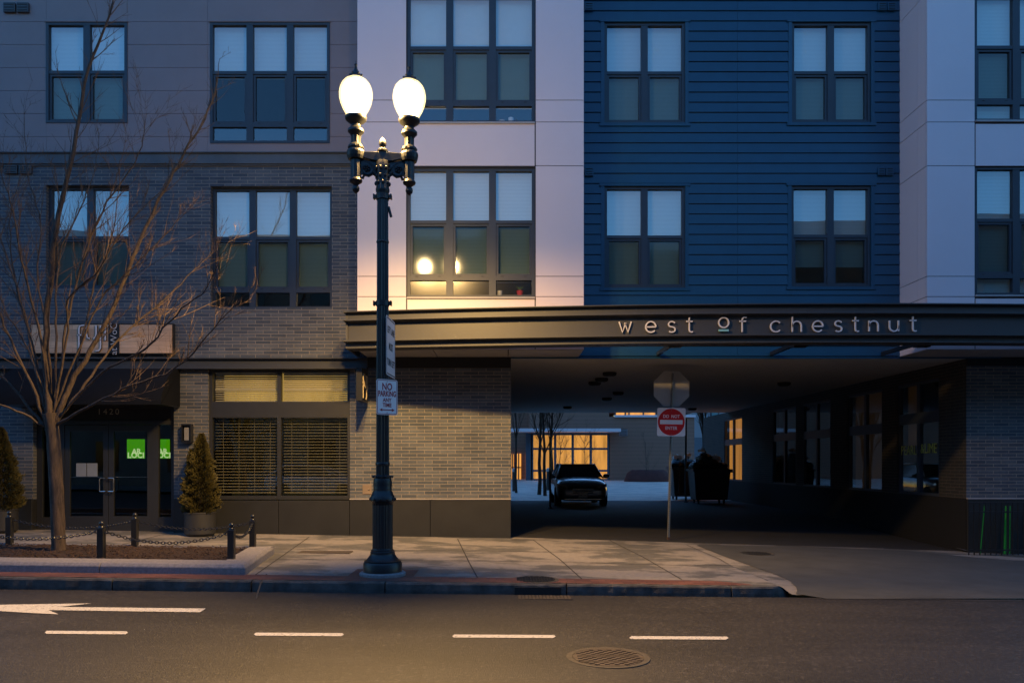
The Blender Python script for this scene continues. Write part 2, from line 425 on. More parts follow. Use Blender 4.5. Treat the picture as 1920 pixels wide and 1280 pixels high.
# =================================================================== SETTING: ground
def sheet(name, mat, xs, ds, zf, off=0, **p):
    b = MB(); nx = len(xs)
    vs = [(x, d, zf(x, d) + off) for d in ds for x in xs]
    fs = [(j * nx + i, j * nx + i + 1, (j + 1) * nx + i + 1, (j + 1) * nx + i) for j in range(len(ds) - 1) for i in range(nx - 1)]
    b.add(vs, fs); o = b.build(name, mat); o['kind'] = 'structure'; return o
def frange(a, b, s):
    n = max(1, int(round((b - a) / s))); return [a + (b - a) * i / n for i in range(n + 1)]
b = MB(); b.quad((-900, -900, -1.6), (900, -900, -1.6), (900, 900, -1.6), (-900, 900, -1.6)); t = b.build('ground', M_soil); t['kind'] = 'structure'
XR = frange(-60, -12, 8) + frange(-11, 3, .5) + frange(3.04, 4, .04) + frange(4.2, 12, .5) + frange(14, 60, 8)
sheet('road', M_asph, XR, [-6, 0, 4, 8, DK], lambda x, d: road_z(x))
sheet('far_pavement', M_walk, XR, [-13, -6], lambda x, d: road_z(x) + .12)
ZW = frange(DK + .3, D0 + .2, .4)
def zrow(x, d): return gz(x, min(d, D0))
sheet('sidewalk', M_walk, XR, [DK + .12, DK + .5] + ZW[1:], zrow)
sheet('driveway', M_asph2, frange(.0, 9.6, .6), frange(D0 + .2, 31, .8), gz)
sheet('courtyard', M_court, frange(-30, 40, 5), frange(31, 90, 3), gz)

# brick strip along the kerb
def strip_on(name, mat, quadpts, off=.004):
    b = MB(); b.add(quadpts, [tuple(range(len(quadpts)))]); o = b.build(name, mat); o['kind'] = 'structure'; return o
b = MB(); xs = frange(-20, 3.1, .35)
d1 = lambda x: 9.64; d2 = lambda x: 9.98
vs = [];
for x in xs: vs += [(x, 9.6, gz(x, 9.62) + .005), (x, 9.98 if x < 2.7 else 9.98 - (x - 2.7) * .6, gz(x, 9.98) + .005)]
b.add(vs, [(2 * i, 2 * i + 2, 2 * i + 3, 2 * i + 1) for i in range(len(xs) - 1)])
pk = b.build('brick_paving', M_paver); pk['kind'] = 'structure'
b = MB()
for x in (-1.98, -1.22):
    pass
def slab(x0, x1, a0, a1, off):
    return [(x0, a0, gz(x0, a0) + off), (x1, a0, gz(x1, a0) + off), (x1, a1, gz(x1, a1) + off), (x0, a1, gz(x0, a1) + off)]
b.add(slab(-2.02, -1.17, 9.98, 10.62, .006), [(0, 1, 2, 3)])
o = b.build('lamp_brick_paving', M_paver); o['kind'] = 'structure'

# kerb: rough granite stones with joints, dying out at the driveway
rng = random.Random(5)
b = MB(); x = -22.0
while x < 3.4:
    L = min(rng.uniform(1.6, 2.3), 3.58 - x); n = max(2, int(L / .08))
    ring = []
    for i in range(n + 1):
        xx = x + .008 + (L - .016) * i / n
        zt = kerb_z(xx) + rng.uniform(-.003, .003); zb = road_z(xx) - .1; fo = rng.uniform(-.009, .009)
        curve = max(0, (xx - 3.15) / .43) ** 2 * .22
        ring.append([(xx, 9.50 + fo + curve, zb), (xx, 9.493 + fo + curve, road_z(xx) + .04), (xx, 9.50 + fo * .6 + curve, zt - .02), (xx, 9.515 + curve, zt), (xx, 9.64 + curve * .5, zt + .002), (xx, 9.64 + curve * .5, zb)])
    vs = [p for r_ in ring for p in r_]
    fs = [(i * 6 + k, i * 6 + k + 1, (i + 1) * 6 + k + 1, (i + 1) * 6 + k) for i in range(n) for k in range(5)]
    fs += [(0, 1, 2, 3, 4, 5), tuple(n * 6 + k for k in range(6))]
    b.add(vs, fs); x += L
o = b.build('kerb', M_kerb); o['kind'] = 'structure'

# joints and cracks in the pavement
M_crack = plain('pavement_joint', (.045, .042, .04), .9)
b = MB()
def crack(pts, w=.012, off=.004):
    pts = [G(*p) if len(p) == 2 else Vector(p) for p in pts]
    for a, c in zip(pts[:-1], pts[1:]):
        n = max(1, int((c - a).length / .5))
        for i in range(n):
            p = a.lerp(c, i / n); q = a.lerp(c, (i + 1) / n)
            t = (q - p).normalized(); s = Vector((-t.y, t.x, 0)) * w / 2
            P = [p - s, q - s, q + s, p + s]
            b.add([(u.x, u.y, gz(u.x, u.y) + off) for u in P], [(0, 1, 2, 3)])
for pts in ([(858, 1010), (880, 1055), (897, 1086)], [(1000, 1012), (1048, 1047), (1092, 1086)], [(1142, 1012), (1204, 1043), (1278, 1086)],
            [(1287, 1021), (1350, 1048), (1400, 1072), (1440, 1088)], [(720, 1008), (690, 1078)], [(580, 1006), (475, 1080)],
            [(505, 1048), (780, 1050), (1040, 1053), (1300, 1060), (1500, 1066)], [(700, 1075), (760, 1066), (850, 1058)],
            [(960, 1012), (1100, 1010), (1260, 1014), (1480, 1030), (1660, 1042)], [(500, 1028), (960, 1033), (1180, 1038)],
            [(1520, 1122), (1700, 1124), (1919, 1127)], [(1560, 1030), (1640, 1060), (1760, 1090)], [(300, 1003), (200, 1028)], [(480, 1100), (500, 1096)],
            [(1484, 1094), (1580, 1080), (1720, 1076), (1919, 1078)]):
    crack(pts, .020)
o = b.build('pavement_joints', M_crack); o['kind'] = 'structure'
b = MB(); crack([(1350, 1021), (1500, 1024), (1658, 1028)], .05, .006); crack([(1680, 997), (1740, 1014), (1812, 1036)], .03, .05)
o = b.build('driveway_edge', M_granite); o['kind'] = 'structure'

# road markings
b = MB()
def gpoly(pts, off=.004):
    P = [G(*p) for p in pts]; b.add([(p.x, p.y, p.z + off) for p in P], [tuple(range(len(P)))])
for x0, x1, y in ((84, 240, 1185.5), (476, 645, 1189), (848, 1042, 1192.5), (1180, 1366, 1195.5)):
    gpoly([(x0 + 4, y - 3.2), (x1 - 3, y - 2.2), (x1, y + .5), (x1 - 5, y + 3.4), (x0 + 3, y + 2.4), (x0, y)])
gpoly([(106, 1137.5), (386, 1140.5), (375, 1147.5), (90, 1143.5)])
gpoly([(-160, 1141), (0, 1133.6), (100, 1132), (172, 1131), (112, 1137.5), (90, 1143.4), (110, 1151.5), (60, 1149), (0, 1145.5)], .0045)
o = b.build('lane_markings', M_mark); o['kind'] = 'structure'

# covers in the ground
def cover(px0, px1, py, label, name='manhole_cover', n=40, off=.006, mat=None):
    c = G((px0 + px1) / 2, py); r = (px1 - px0) / 2 * c.y / F
    t = thing(name, c, label, 'manhole cover')
    b = MB(); b.lathe([(r, -.02), (r, off), (r * .86, off), (r * .86, off - .003)], c, n); b.build('rim', M_cover2, t)
    b = MB(); b.lathe([(r * .84, -.02), (r * .84, off + .001)], c, n)
    k = 7
    for i in range(-k, k + 1):
        for j in range(-k, k + 1):
            xx = i * r * .8 / k; yy = j * r * .8 / k
            if xx * xx + yy * yy < (r * .78) ** 2 and (i + j) % 2: b.box(c.x + xx - .02, c.x + xx + .02, c.y + yy - .02, c.y + yy + .02, c.z + off, c.z + off + .007)
    b.build('lid', mat or M_cover, t); return t
M_apron = plain('apron_concrete', (.062, .062, .06), .8, scale=2.2, vary=.22, bmp=.003)
b = MB()
apr = [(1300, 1020), (1350, 1040), (1400, 1058), (1446, 1074), (1480, 1088), (1494, 1104), (1490, 1121)]
bot = [(1560, 1122.5), (1640, 1123), (1740, 1124), (1919, 1126), (2200, 1128), (2200, 1062), (1919, 1052), (1840, 1046), (1700, 1032), (1600, 1027), (1450, 1022)]
P = [G(*p) for p in apr + bot]
NX = 60; ND = 24; vs = []; fs = []
def inside(x, y):
    c = False; n = len(P)
    for i in range(n):
        a, e = P[i], P[(i + 1) % n]
        if (a.y > y) != (e.y > y) and x < (e.x - a.x) * (y - a.y) / (e.y - a.y) + a.x: c = not c
    return c
X0, X1, Y0, Y1 = min(p.x for p in P), max(p.x for p in P), min(p.y for p in P), max(p.y for p in P)
lefts = []
for j in range(ND + 1):
    y = Y0 + .005 + (Y1 - Y0 - .01) * j / ND
    xs_in = [X0 + (X1 - X0) * i / 800 for i in range(801)]; xs_in = [x for x in xs_in if inside(x, y)]
    lefts.append((y, min(xs_in) if xs_in else X0, max(xs_in) if xs_in else X0 + .1))
for y, l0, l1 in lefts:
    for i in range(NX + 1):
        x = l0 + (l1 - l0) * i / NX; vs.append((x, y, gz(x, y) + .006))
b.add(vs, [(j * (NX + 1) + i, j * (NX + 1) + i + 1, (j + 1) * (NX + 1) + i + 1, (j + 1) * (NX + 1) + i) for j in range(ND) for i in range(NX)])
o = b.build('driveway_apron', M_apron); o['kind'] = 'structure'
M_cover = plain('cast_iron_cover', (.12, .095, .07), .5, .3, scale=20, vary=.4)
M_cover2 = plain('cast_iron_rim', (.11, .095, .075), .6, .4, scale=20, vary=.3)
cover(1062, 1218, 1232, 'round cast iron manhole cover in the road lit by the street lamp')
cover(958, 1048, 1086, 'dark round cover set in the pavement just behind the kerb', mat=M_black)
cover(1380, 1450, 1037.5, 'small dark oval cover at the mouth of the underpass driveway', mat=M_black)
c = G(610, 1035); b = MB(); b.box(c.x - .42, c.x + .42, c.y - .16, c.y + .16, c.z - .03, c.z + .008)
tag(recentre(b.build('utility_cover', M_cover)), 'dark rectangular utility cover in the pavement left of the street lamp', 'utility cover')
# storm drain in kerb face + gutter grate
t = thing('storm_drain', (PX(1010, 9.48), 9.48, road_z(.42)), 'black storm drain slot in the kerb with a grate in the gutter', 'storm drain')
b = MB(); b.box(PX(965, 9.48), PX(1052, 9.48), 9.478, 9.52, road_z(.4) + .005, kerb_z(.4) - .035); b.build('kerb_inlet', M_black, t)
b = MB()
x0, x1 = PX(972, 9.3), PX(1072, 9.3)
for i in range(15):
    a = x0 + (x1 - x0) * i / 15; b.box(a, a + .028, 9.18, 9.45, road_z(a) - .02, road_z(a) + .006)
b.box(x0, x1, 9.16, 9.185, road_z(x0) - .02, road_z(x0) + .005); b.build('grate', M_cover, t)

# =================================================================== APARTMENT BUILDING
B = thing('apartment_building', (0, D0, 0), 'apartment block with grey brick, pale panel bays and navy siding over a driveway underpass', 'building')
X = lambda px: PX(px, D0)
Z = lambda py: PZ(py, D0)
def grid_wall(b, x0, x1, z0, z1, y, holes, depth=.16, mi=0, back=True):
    xs = sorted(set([x0, x1] + [h[0] for h in holes] + [h[1] for h in holes])); zs = sorted(set([z0, z1] + [h[2] for h in holes] + [h[3] for h in holes]))
    xs = [v for v in xs if x0 <= v <= x1]; zs = [v for v in zs if z0 <= v <= z1]
    for i in range(len(xs) - 1):
        for j in range(len(zs) - 1):
            cx = (xs[i] + xs[i + 1]) / 2; cz = (zs[j] + zs[j + 1]) / 2
            if any(h[0] < cx < h[1] and h[2] < cz < h[3] for h in holes): continue
            b.quad((xs[i], y, zs[j]), (xs[i + 1], y, zs[j]), (xs[i + 1], y, zs[j + 1]), (xs[i], y, zs[j + 1]), mi)
    for h in holes:
        a, c, e, g = h
        b.quad((a, y, e), (a, y + depth, e), (a, y + depth, g), (a, y, g), mi); b.quad((c, y, e), (c, y, g), (c, y + depth, g), (c, y + depth, e), mi)
        b.quad((a, y, g), (a, y + depth, g), (c, y + depth, g), (c, y, g), mi); b.quad((a, y, e), (c, y, e), (c, y + depth, e), (a, y + depth, e), mi)
ZTOP = 13.6
W1 = (X(88), X(240), Z(232), Z(44)); W2 = (X(395), X(619), Z(270), Z(44))
W3 = (X(86), X(242), Z(540), Z(347)); W4 = (X(395), X(622), Z(577), Z(349))
B1 = (X(1133), X(1284), Z(232), Z(43)); B2 = (X(1484), X(1632), Z(231), Z(43))
B3 = (X(1133), X(1284), Z(540), Z(350)); B4 = (X(1483), X(1632), Z(538), Z(349))
x1b = X(672) + .2
# brick wall above the shopfront
b = MB(); grid_wall(b, -13, x1b, Z(672), Z(312), D0, [W3, W4]); b.build('brick_wall', M_brick, B, fix=False)
# ground floor brick piers
ENT0, ENT1 = X(62), X(326)
SH0, SH1 = X(390), X(656)
b = MB()
for a, c in ((-13, ENT0), (ENT1, SH0), (SH1, X(958))):
    top = Z(672) if c < -3 else Z(690)
    b.box(a, c, D0, D0 + .3, Z(936), top)
b.box(X(1812), 14, D0, D0 + .3, Z(934), Z(686)); build_each(b, 'brick_pier', M_brick, B)
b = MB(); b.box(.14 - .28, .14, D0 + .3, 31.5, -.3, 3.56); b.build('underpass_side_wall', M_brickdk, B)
# soldier course under lintel
b = MB()
for i in range(96):
    a = -11.5 + i * .305 / 3.0
    if a < X(690) and not (ENT0 < a < ENT1 - .05): pass
# plinth slabs
b = MB()
def plin(a, c, zt, y0=D0 - .035, step=1.55):
    n = max(1, round((c - a) / step)); w_ = (c - a) / n
    for i in range(n): b.box(a + i * w_ + .004, a + (i + 1) * w_ - .004, y0, D0 + .28, -.5, zt)
plin(-13, ENT0, Z(935)); plin(ENT1, SH0, Z(935)); plin(SH0, SH1, Z(938)); plin(SH1, X(958), Z(936)); plin(X(1812), 14, Z(935))
build_each(b, 'plinth_slab', M_plinth, B, .004)
b = MB(); b.box(SH1, X(958), D0 - .05, D0 + .02, Z(936), Z(934.6)); b.box(X(1812), 14, D0 - .05, D0 + .02, Z(935) , Z(933)); build_each(b, 'plinth_flashing', M_sill, B)
# stone coping between brick and grey panels
b = MB(); b.box(-13, x1b, D0 - .06, D0 + .2, Z(309), Z(290)); b.box(-13, x1b, D0 - .10, D0 + .2, Z(290), Z(287.5)); b.box(-13, x1b, D0 - .03, D0 + .2, Z(312), Z(309)); bevel(b.build('coping', M_coping, B), .006, 1)
# steel band over the shopfront
b = MB()
b.box(-13, X(690), D0 - .06, D0 + .1, Z(690), Z(674)); b.box(-13, X(690), D0 - .14, D0 + .1, Z(674), Z(672)); b.box(-13, X(690), D0 - .14, D0 + .1, Z(692.5), Z(690))
b.build('steel_lintel', M_steel, B)
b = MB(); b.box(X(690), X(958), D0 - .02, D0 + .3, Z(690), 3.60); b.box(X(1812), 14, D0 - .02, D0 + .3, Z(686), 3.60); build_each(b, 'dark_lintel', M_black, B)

# grey fibre cement boards
b = MB(); pitch = 43.0
def board_rows(b, x0, x1, ystart, n, pitch, holes, y, th, gap, vj=(), tilt=0):
    for k in range(n):
        zt = Z(ystart - k * pitch) - gap / 2; zb = Z(ystart - (k - 1) * pitch) + gap / 2
        if k == 0: zb = Z(ystart + pitch) + gap / 2
        cuts = [x0, x1]
        segs = [(x0, x1)]
        zm = (zt + zb) / 2
        for h in holes:
            if zb < h[3] - .01 and zt > h[2] + .01:
                lo, hi = h[2], h[3]
                ns = []
                for a, c in segs:
                    if h[0] < c and h[1] > a:
                        if h[0] > a: ns.append((a, h[0], zb, zt))
                        if h[1] < c: ns.append((h[1], c, zb, zt))
                    else: ns.append((a, c))
                segs = [(s[0], s[1]) for s in ns]
                # pieces over and under the opening
                if zt > h[3] + .02: b_add(b, h[0], h[1], max(zb, h[3]), zt, y, th, tilt)
                if zb < h[2] - .02: b_add(b, h[0], h[1], zb, min(zt, h[2]), y, th, tilt)
        for a, c in segs:
            cs = [a] + [v for v in vj if a + .05 < v < c - .05] + [c]
            for p, q in zip(cs[:-1], cs[1:]): b_add(b, p + .002, q - .002, zb, zt, y, th, tilt)
def b_add(b, a, c, zb, zt, y, th, tilt):
    if c - a < .01 or zt - zb < .005: return
    b.add([(a, y - th - tilt, zb), (c, y - th - tilt, zb), (c, y, zb), (a, y, zb), (a, y - th, zt), (c, y - th, zt), (c, y, zt), (a, y, zt)],
          [(0, 3, 2, 1), (4, 5, 6, 7), (0, 1, 5, 4), (1, 2, 6, 5), (2, 3, 7, 6), (3, 0, 4, 7)])
board_rows(b, -13, x1b, 257.5, 14, pitch, [W1, W2], D0 - .005, .02, .007, (X(-60), X(88), X(240), X(390)))
b.build('grey_panel_wall', M_greypanel, B)
b = MB(); grid_wall(b, -13, x1b, Z(287), ZTOP, D0 - .004, [W1, W2]); b.build('panel_backing', M_joint, B, fix=False)
# navy lap siding
XB0, XB1 = X(1080), X(1687)
b = MB(); board_rows(b, XB0, XB1, 649, 50, 19.0, [B1, B2, B3, B4], D0 - .004, .010, .014, (X(1382),), .018)
b.build('navy_siding', M_blue, B)
b = MB(); grid_wall(b, XB0 - .5, XB1 + .3, 3.57, ZTOP, D0 - .003, [B1, B2, B3, B4]); b.build('siding_backing', M_joint, B, fix=False)
b = MB(); b.box(X(958), XB1 + 2, D0 - .022, D0 + .2, 3.572, 3.605); b.build('siding_base_trim', M_blue, B)
for h in (B1, B2, B3, B4):
    b = MB()
    b.box(h[0] - .10, h[1] + .10, D0 - .045, D0, h[3], h[3] + .05); b.box(h[0] - .07, h[0], D0 - .034, D0, h[2], h[3]); b.box(h[1], h[1] + .07, D0 - .034, D0, h[2], h[3]); b.box(h[0] - .10, h[1] + .10, D0 - .045, D0, h[2] - .06, h[2]); b.build('window_trim', M_blue, B)

# bays
XA = lambda px: PX(px, D1); ZA = lambda py: PZ(py, D1)
def bay(x0, x1, wins, piers, name):
    b = MB(); th = .03; g = .006
    zrows = [ZA(v) for v in (655, 556, 518, 311, 229, 188, -13, -95, -260)]
    # pier panels
    for a, c in piers:
        rows = zrows
        for lo, hi in zip(rows[:-1], rows[1:]): b.box(a + g, c - g, D1, D1 + th, lo + g, hi - g)
    for h in wins:
        pass
    ws = sorted(set((h[0], h[1]) for h in wins))
    for a, c in ws:
        b.box(a + g, c - g, D1, D1 + th, ZA(655) + g, ZA(559) - g)
        b.box(a + g, c - g, D1, D1 + th, ZA(311) + g * .2, ZA(232) - g)
        b.box(a + g, c - g, D1, D1 + th, ZA(-16) + g * .2, ZA(-95) - g); b.box(a + g, c - g, D1, D1 + th, ZA(-95) + g * .2, ZA(-260) - g)
    for xs_, sgn in ((x0, 1), (x1, -1)):
        for lo, hi in zip(zrows[:-1], zrows[1:]):
            for ya, yb in ((D1 + .04, D1 + .33), (D1 + .336, D0 - .02)):
                b.box(xs_, xs_ + sgn * th, ya, yb, lo + g, hi - g)
        b.box(xs_, xs_ + sgn * .001, D1, D1 + .04, ZA(655), ZA(654))
    b.build(name, M_white, B)
    b = MB()
    grid_wall(b, x0 + .012, x1 - .012, ZA(655), ZA(-260), D1 + .012, wins)
    for xs_ in (x0 + .012, x1 - .012): b.quad((xs_, D1 + .012, ZA(655)), (xs_, D0, ZA(655)), (xs_, D0, ZA(-260)), (xs_, D1 + .012, ZA(-260)))
    b.build('bay_backing', M_joint, B, fix=False)
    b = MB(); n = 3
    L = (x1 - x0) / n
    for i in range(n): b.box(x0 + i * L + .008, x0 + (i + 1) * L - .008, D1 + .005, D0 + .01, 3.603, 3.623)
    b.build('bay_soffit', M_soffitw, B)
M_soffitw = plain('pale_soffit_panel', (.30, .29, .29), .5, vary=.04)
C1 = (XA(763), XA(1003), ZA(229.5), ZA(-13)); C2 = (XA(763), XA(1003), ZA(557), ZA(314))
bx0, bx1 = XA(669.5), XA(1095)
bay(bx0, bx1, [C1, C2], [(bx0, XA(762)), (XA(1004), bx1)], 'pale_bay')
R1 = (XA(1829), XA(2069), ZA(226), ZA(-13)); R2 = (XA(1829), XA(2069), ZA(553), ZA(311))
rx0, rx1 = 7.84, XA(2162)
bay(rx0, rx1, [R1, R2], [(rx0, XA(1828)), (XA(2070), rx1)], 'pale_bay')
b = MB(); b.box(rx0 + 3, 14, D0 - .003, D0 + .1, 3.6, ZTOP); b.build('navy_wall_panel', M_blue, B)
# underpass ceiling, right wall, mass of the building
b = MB(); b.box(.0, 9.6, D0 + .02, 31.6, 3.57, 3.62)
b.build('underpass_ceiling', M_soffit, B)
b = MB(); b.box(-13, 14, D0 + 1.6, 31.5, 3.66, 14); b.box(-13, 14, D0 + .05, D0 + 1.6, 3.66, 3.9); b.box(-13, 14, D0 + .17, D0 + 1.6, Z(310) - .25, Z(310) + .12); b.box(-13, 14, D0 + .17, D0 + 1.6, Z(-5) - .1, Z(-5) + .2)
b.box(-13, -.15, D0 + 4.5, 31.5, -.4, 3.66); b.box(9.5, 14, D0 + 2.5, 36, -.4, 3.66)
b.build('interior_wall', M_room, B)
b = MB(); b.box(-13, 14, D0, 31.5, ZTOP, ZTOP + .3); b.build('roof', M_coping, B)
b = MB(); b.box(-13.1, -13, D0, 31.5, -.4, ZTOP); b.box(14, 14.1, D0, 36, -.4, ZTOP); build_each(b, 'end_wall', M_brick, B)

# right wall of the underpass with its windows
XW = 9.17
def wy(px): return F * XW / (px - CX)
b = MB()
holes = []  # (y0,y1,z0,z1)
winsR = [(1358, 1391, 'lit'), (1449, 1492, 'dark'), (1505, 1557, 'dark'), (1590, 1654, 'dim')]
for p0, p1, kd in winsR: holes.append((wy(p1), wy(p0), .80, 3.30))
glaz = (wy(1761), wy(1683), .80, 3.30)
hs = holes + [glaz]
ys = sorted(set([D0, 35.5] + [h[0] for h in hs] + [h[1] for h in hs])); zs = [-.5, .8, 3.30, 3.57]
for i in range(len(ys) - 1):
    for j in range(3):
        cy = (ys[i] + ys[i + 1]) / 2; cz = (zs[j] + zs[j + 1]) / 2
        if any(h[0] < cy < h[1] and h[2] < cz < h[3] for h in hs): continue
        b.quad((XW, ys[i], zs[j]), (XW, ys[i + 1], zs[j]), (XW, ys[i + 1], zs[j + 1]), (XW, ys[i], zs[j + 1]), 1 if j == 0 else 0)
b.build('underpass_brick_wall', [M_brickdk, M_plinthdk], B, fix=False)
for (y0, y1, z0, z1), (p0, p1, kd) in zip(hs, winsR + [(0, 0, 'shop')]):
    f = MB(); w_ = .06; ym = (y0 + y1) / 2; zm = 2.35 if kd != 'shop' else 2.5
    for a, c in ((y0, y0 + w_), (y1 - w_, y1), (ym - w_, ym + w_)): f.box(XW + .02, XW + .10, a, c, z0, z1)
    for a, c in ((z0, z0 + w_), (z1 - w_, z1), (zm - .12, zm + .12)): f.box(XW + .018, XW + .098, y0, y1, a, c)
    fr = f.build('window', M_frame, B)
    g = MB(); g.quad((XW + .06, y0, z0), (XW + .06, y1, z0), (XW + .06, y1, z1), (XW + .06, y0, z1)); g.build('pane', M_clear, fr, fix=False)
    r = MB(); mt = {'lit': M_lit2, 'dim': M_dimlit}.get(kd, M_room)
    if kd == 'dark': r.box(XW + .25, XW + .27, y0 - .1, y1 + .1, 1.1, z1); r.build('blind', M_blind3, fr)
    elif kd == 'shop':
        r.box(XW + .30, XW + .32, y1 - .45, y1 + .1, 1.9, z1); r.build('lit_room', M_dimlit, fr)
    else: r.box(XW + .25, XW + .27, y0 - .1, y1 + .1, z0, z1); r.build('lit_room', mt, fr)
# shop name on the glazed corner of the underpass
M_lime = plain('lime_vinyl', (.42, .45, .05), .5, vary=.05)
t = thing('shop_sign', (XW - .02, 17.1, 1.6), 'dim lime green PEARL & LIME lettering on the dark underpass shop window', 'sign')
MR = Matrix.Translation((XW - .015, 17.45, 1.78)) @ Matrix.Rotation(R(-90), 4, 'Z') @ Matrix.Rotation(R(90), 4, 'X')
text_obj('lettering', 'PEARL', .30, MR, M_lime, t, .003, sx=.8)
text_obj('lettering', '&LIME', .30, Matrix.Translation((0, -.82, .03)) @ MR, M_lime, t, .003, sx=.8)

# recessed ceiling fixtures
for i, (px, py) in enumerate(((1143, 698), (1128, 709), (1115, 716), (1159, 735), (1138, 746), (1064, 762), (1298, 765), (1470, 717))):
    d = F * (3.57 - CH) / (CY - py); x = PX(px, d)
    t = thing('ceiling_fixture', (x, d, 3.57), '', 'ceiling light', 'unlit fixtures on the underpass ceiling')
    t['label'] = 'small dark unlit round fixture on the ceiling of the underpass'
    b = MB(); b.lathe([(.16, 0), (.16, -.05), (.13, -.08)], (x, d, 3.57), 20); b.build('housing', M_black, t, smooth=True)
    b = MB(); b.lathe([(.11, -.08), (.10, -.09)], (x, d, 3.57), 20); b.build('lens', M_plinth, t, smooth=True)

# ------------------------------------------------------------------ windows
def window(h, y, cols, bottom, style, recess=.07, mull=.13, edge=.055, blind_to=1.0, matb=None, fy=None):
    x0, x1, z0, z1 = h; yf = y + recess; H = z1 - z0
    f = MB(); fw = edge
    if bottom: u = z0 + H * .585; lo = z0 + H * .155; bt = z0
    else: u = z0 + H * .505; lo = z0; bt = None
    f.box(x0, x0 + fw, yf, yf + .1, z0, z1); f.box(x1 - fw, x1, yf, yf + .1, z0, z1)
    f.box(x0 + fw, x1 - fw, yf, yf + .1, z1 - fw, z1); f.box(x0 + fw, x1 - fw, yf, yf + .1, z0, z0 + fw * .9)
    W = (x1 - x0 - 2 * fw - mull * (cols - 1)) / cols
    up, scn, low, lat = MB(), MB(), MB(), MB()
    zl = z0 + fw * .9
    for c in range(cols):
        a = x0 + fw + c * (W + mull); e = a + W
        if c < cols - 1: f.box(e, e + mull, yf + .004, yf + .1, z0 + .04, z1 - .04)
        f.box(a, e, yf + .01, yf + .08, u - .03, u + .03)
        if bottom: f.box(a, e, yf + .006, yf + .09, lo - .05, lo + .04)
        # lower sash with its own deeper frame
        s0 = (lo + .04) if bottom else zl; s1 = u - .03; sw = .045
        f.box(a, a + sw, yf + .03, yf + .09, s0, s1); f.box(e - sw, e, yf + .03, yf + .09, s0, s1)
        f.box(a + sw, e - sw, yf + .03, yf + .09, s1 - sw, s1); f.box(a + sw, e - sw, yf + .03, yf + .09, s0, s0 + sw * .8)
        up.quad((a, yf + .05, u + .03), (e, yf + .05, u + .03), (e, yf + .05, z1 - fw), (a, yf + .05, z1 - fw))
        scn.quad((a + sw, yf + .065, s0 + sw * .8), (e - sw, yf + .065, s0 + sw * .8), (e - sw, yf + .065, s1 - sw), (a + sw, yf + .065, s1 - sw))
        for q in (.18, .82):
            lx = a + W * q; lat.box(lx - .022, lx + .022, yf - .004 + .006, yf + .02, (s0 - .022), s0 - .012)
        if bottom: low.quad((a, yf + .05, zl), (e, yf + .05, zl), (e, yf + .05, lo - .05), (a, yf + .05, lo - .05))
    fr = f.build('window', M_frame, B)
    up.build('upper_pane', M_glass, fr, fix=False); scn.build('lower_pane', M_screen, fr, fix=False); lat.build('latch', M_black, fr)
    if bottom: low.build('bottom_pane', M_dusty if h is C2 else M_clear, fr, fix=False)
    bl = MB(); zb_ = z1 - fw - (z1 - z0 - fw) * blind_to
    bl.quad((x0 + .03, yf + .15, zb_), (x1 - .03, yf + .15, zb_), (x1 - .03, yf + .15, z1), (x0 + .03, yf + .15, z1))
    bl.build('blind', matb or M_blind, fr, fix=False)
    return fr
window(W1, D0 - .07, 2, False, 0, .03)
window(W2, D0 - .07, 3, True, 0, .03, blind_to=.43, matb=M_blind)
window(W3, D0, 2, False, 0, .10, matb=M_blind2)
window(W4, D0, 3, True, 0, .10, blind_to=.84, matb=M_blind)
window(C1, D1, 3, True, 0, .04, blind_to=.86, matb=M_shade)
window(C2, D1, 3, True, 0, .04, blind_to=.87, matb=M_blind)
window(R1, D1, 3, True, 0, .04, matb=M_blind)
window(R2, D1, 3, True, 0, .04, matb=M_blind2)
window(B1, D0, 2, False, 0, .0, matb=M_blind)
window(B2, D0, 2, False, 0, .0, matb=M_blind)
window(B3, D0, 2, False, 0, .0, matb=M_blind)
window(B4, D0, 2, False, 0, .0, blind_to=.78, matb=M_blind2)
b = MB()
for h, y in ((C1, D1), (C2, D1), (R1, D1), (R2, D1)): b.box(h[0], h[1], y - .03, y + .1, h[2] - .03, h[2])
build_each(b, 'window_sill', M_sill, B)
b = MB(); b.box(W1[0] - .02, W1[1] + .02, D0 - .06, D0, W1[3], W1[3] + .02); b.box(W2[0] - .02, W2[1] + .02, D0 - .06, D0, W2[3], W2[3] + .02); build_each(b, 'window_head_flashing', M_greypanel, B)

# things on the sill inside the lower bay window
zs_ = C2[2] + .05; yy = D1 + .16
b = MB(); b.lathe([(.04, 0), (.045, .01), (.047, .10), (.04, .10)], (PX(937, yy), yy, zs_), 16); tag(recentre(b.build('cup', M_white2, smooth=True)), 'white cup on the sill behind the lower bay window', 'cup')
t = thing('potted_plant', (PX(975, yy), yy, zs_), 'small plant in a red pot on the sill behind the bay window', 'potted plant')
b = MB(); b.lathe([(.045, 0), (.065, .09), (.07, .10), (.05, .10)], (PX(975, yy), yy, zs_), 14); b.build('pot', M_pink, t, smooth=True)
b = MB()
for i in range(9):
    a = i * .7; b.tube([(PX(975, yy), yy, zs_ + .1), (PX(975, yy) + .03 * math.cos(a), yy + .03 * math.sin(a), zs_ + .15), (PX(975, yy) + .08 * math.cos(a), yy + .04 * math.sin(a), zs_ + .17 + .01 * (i % 3))], [.004, .006, .002], 4)
b.build('leaves', plain('house_plant_leaf', (.08, .16, .04), .6), t)

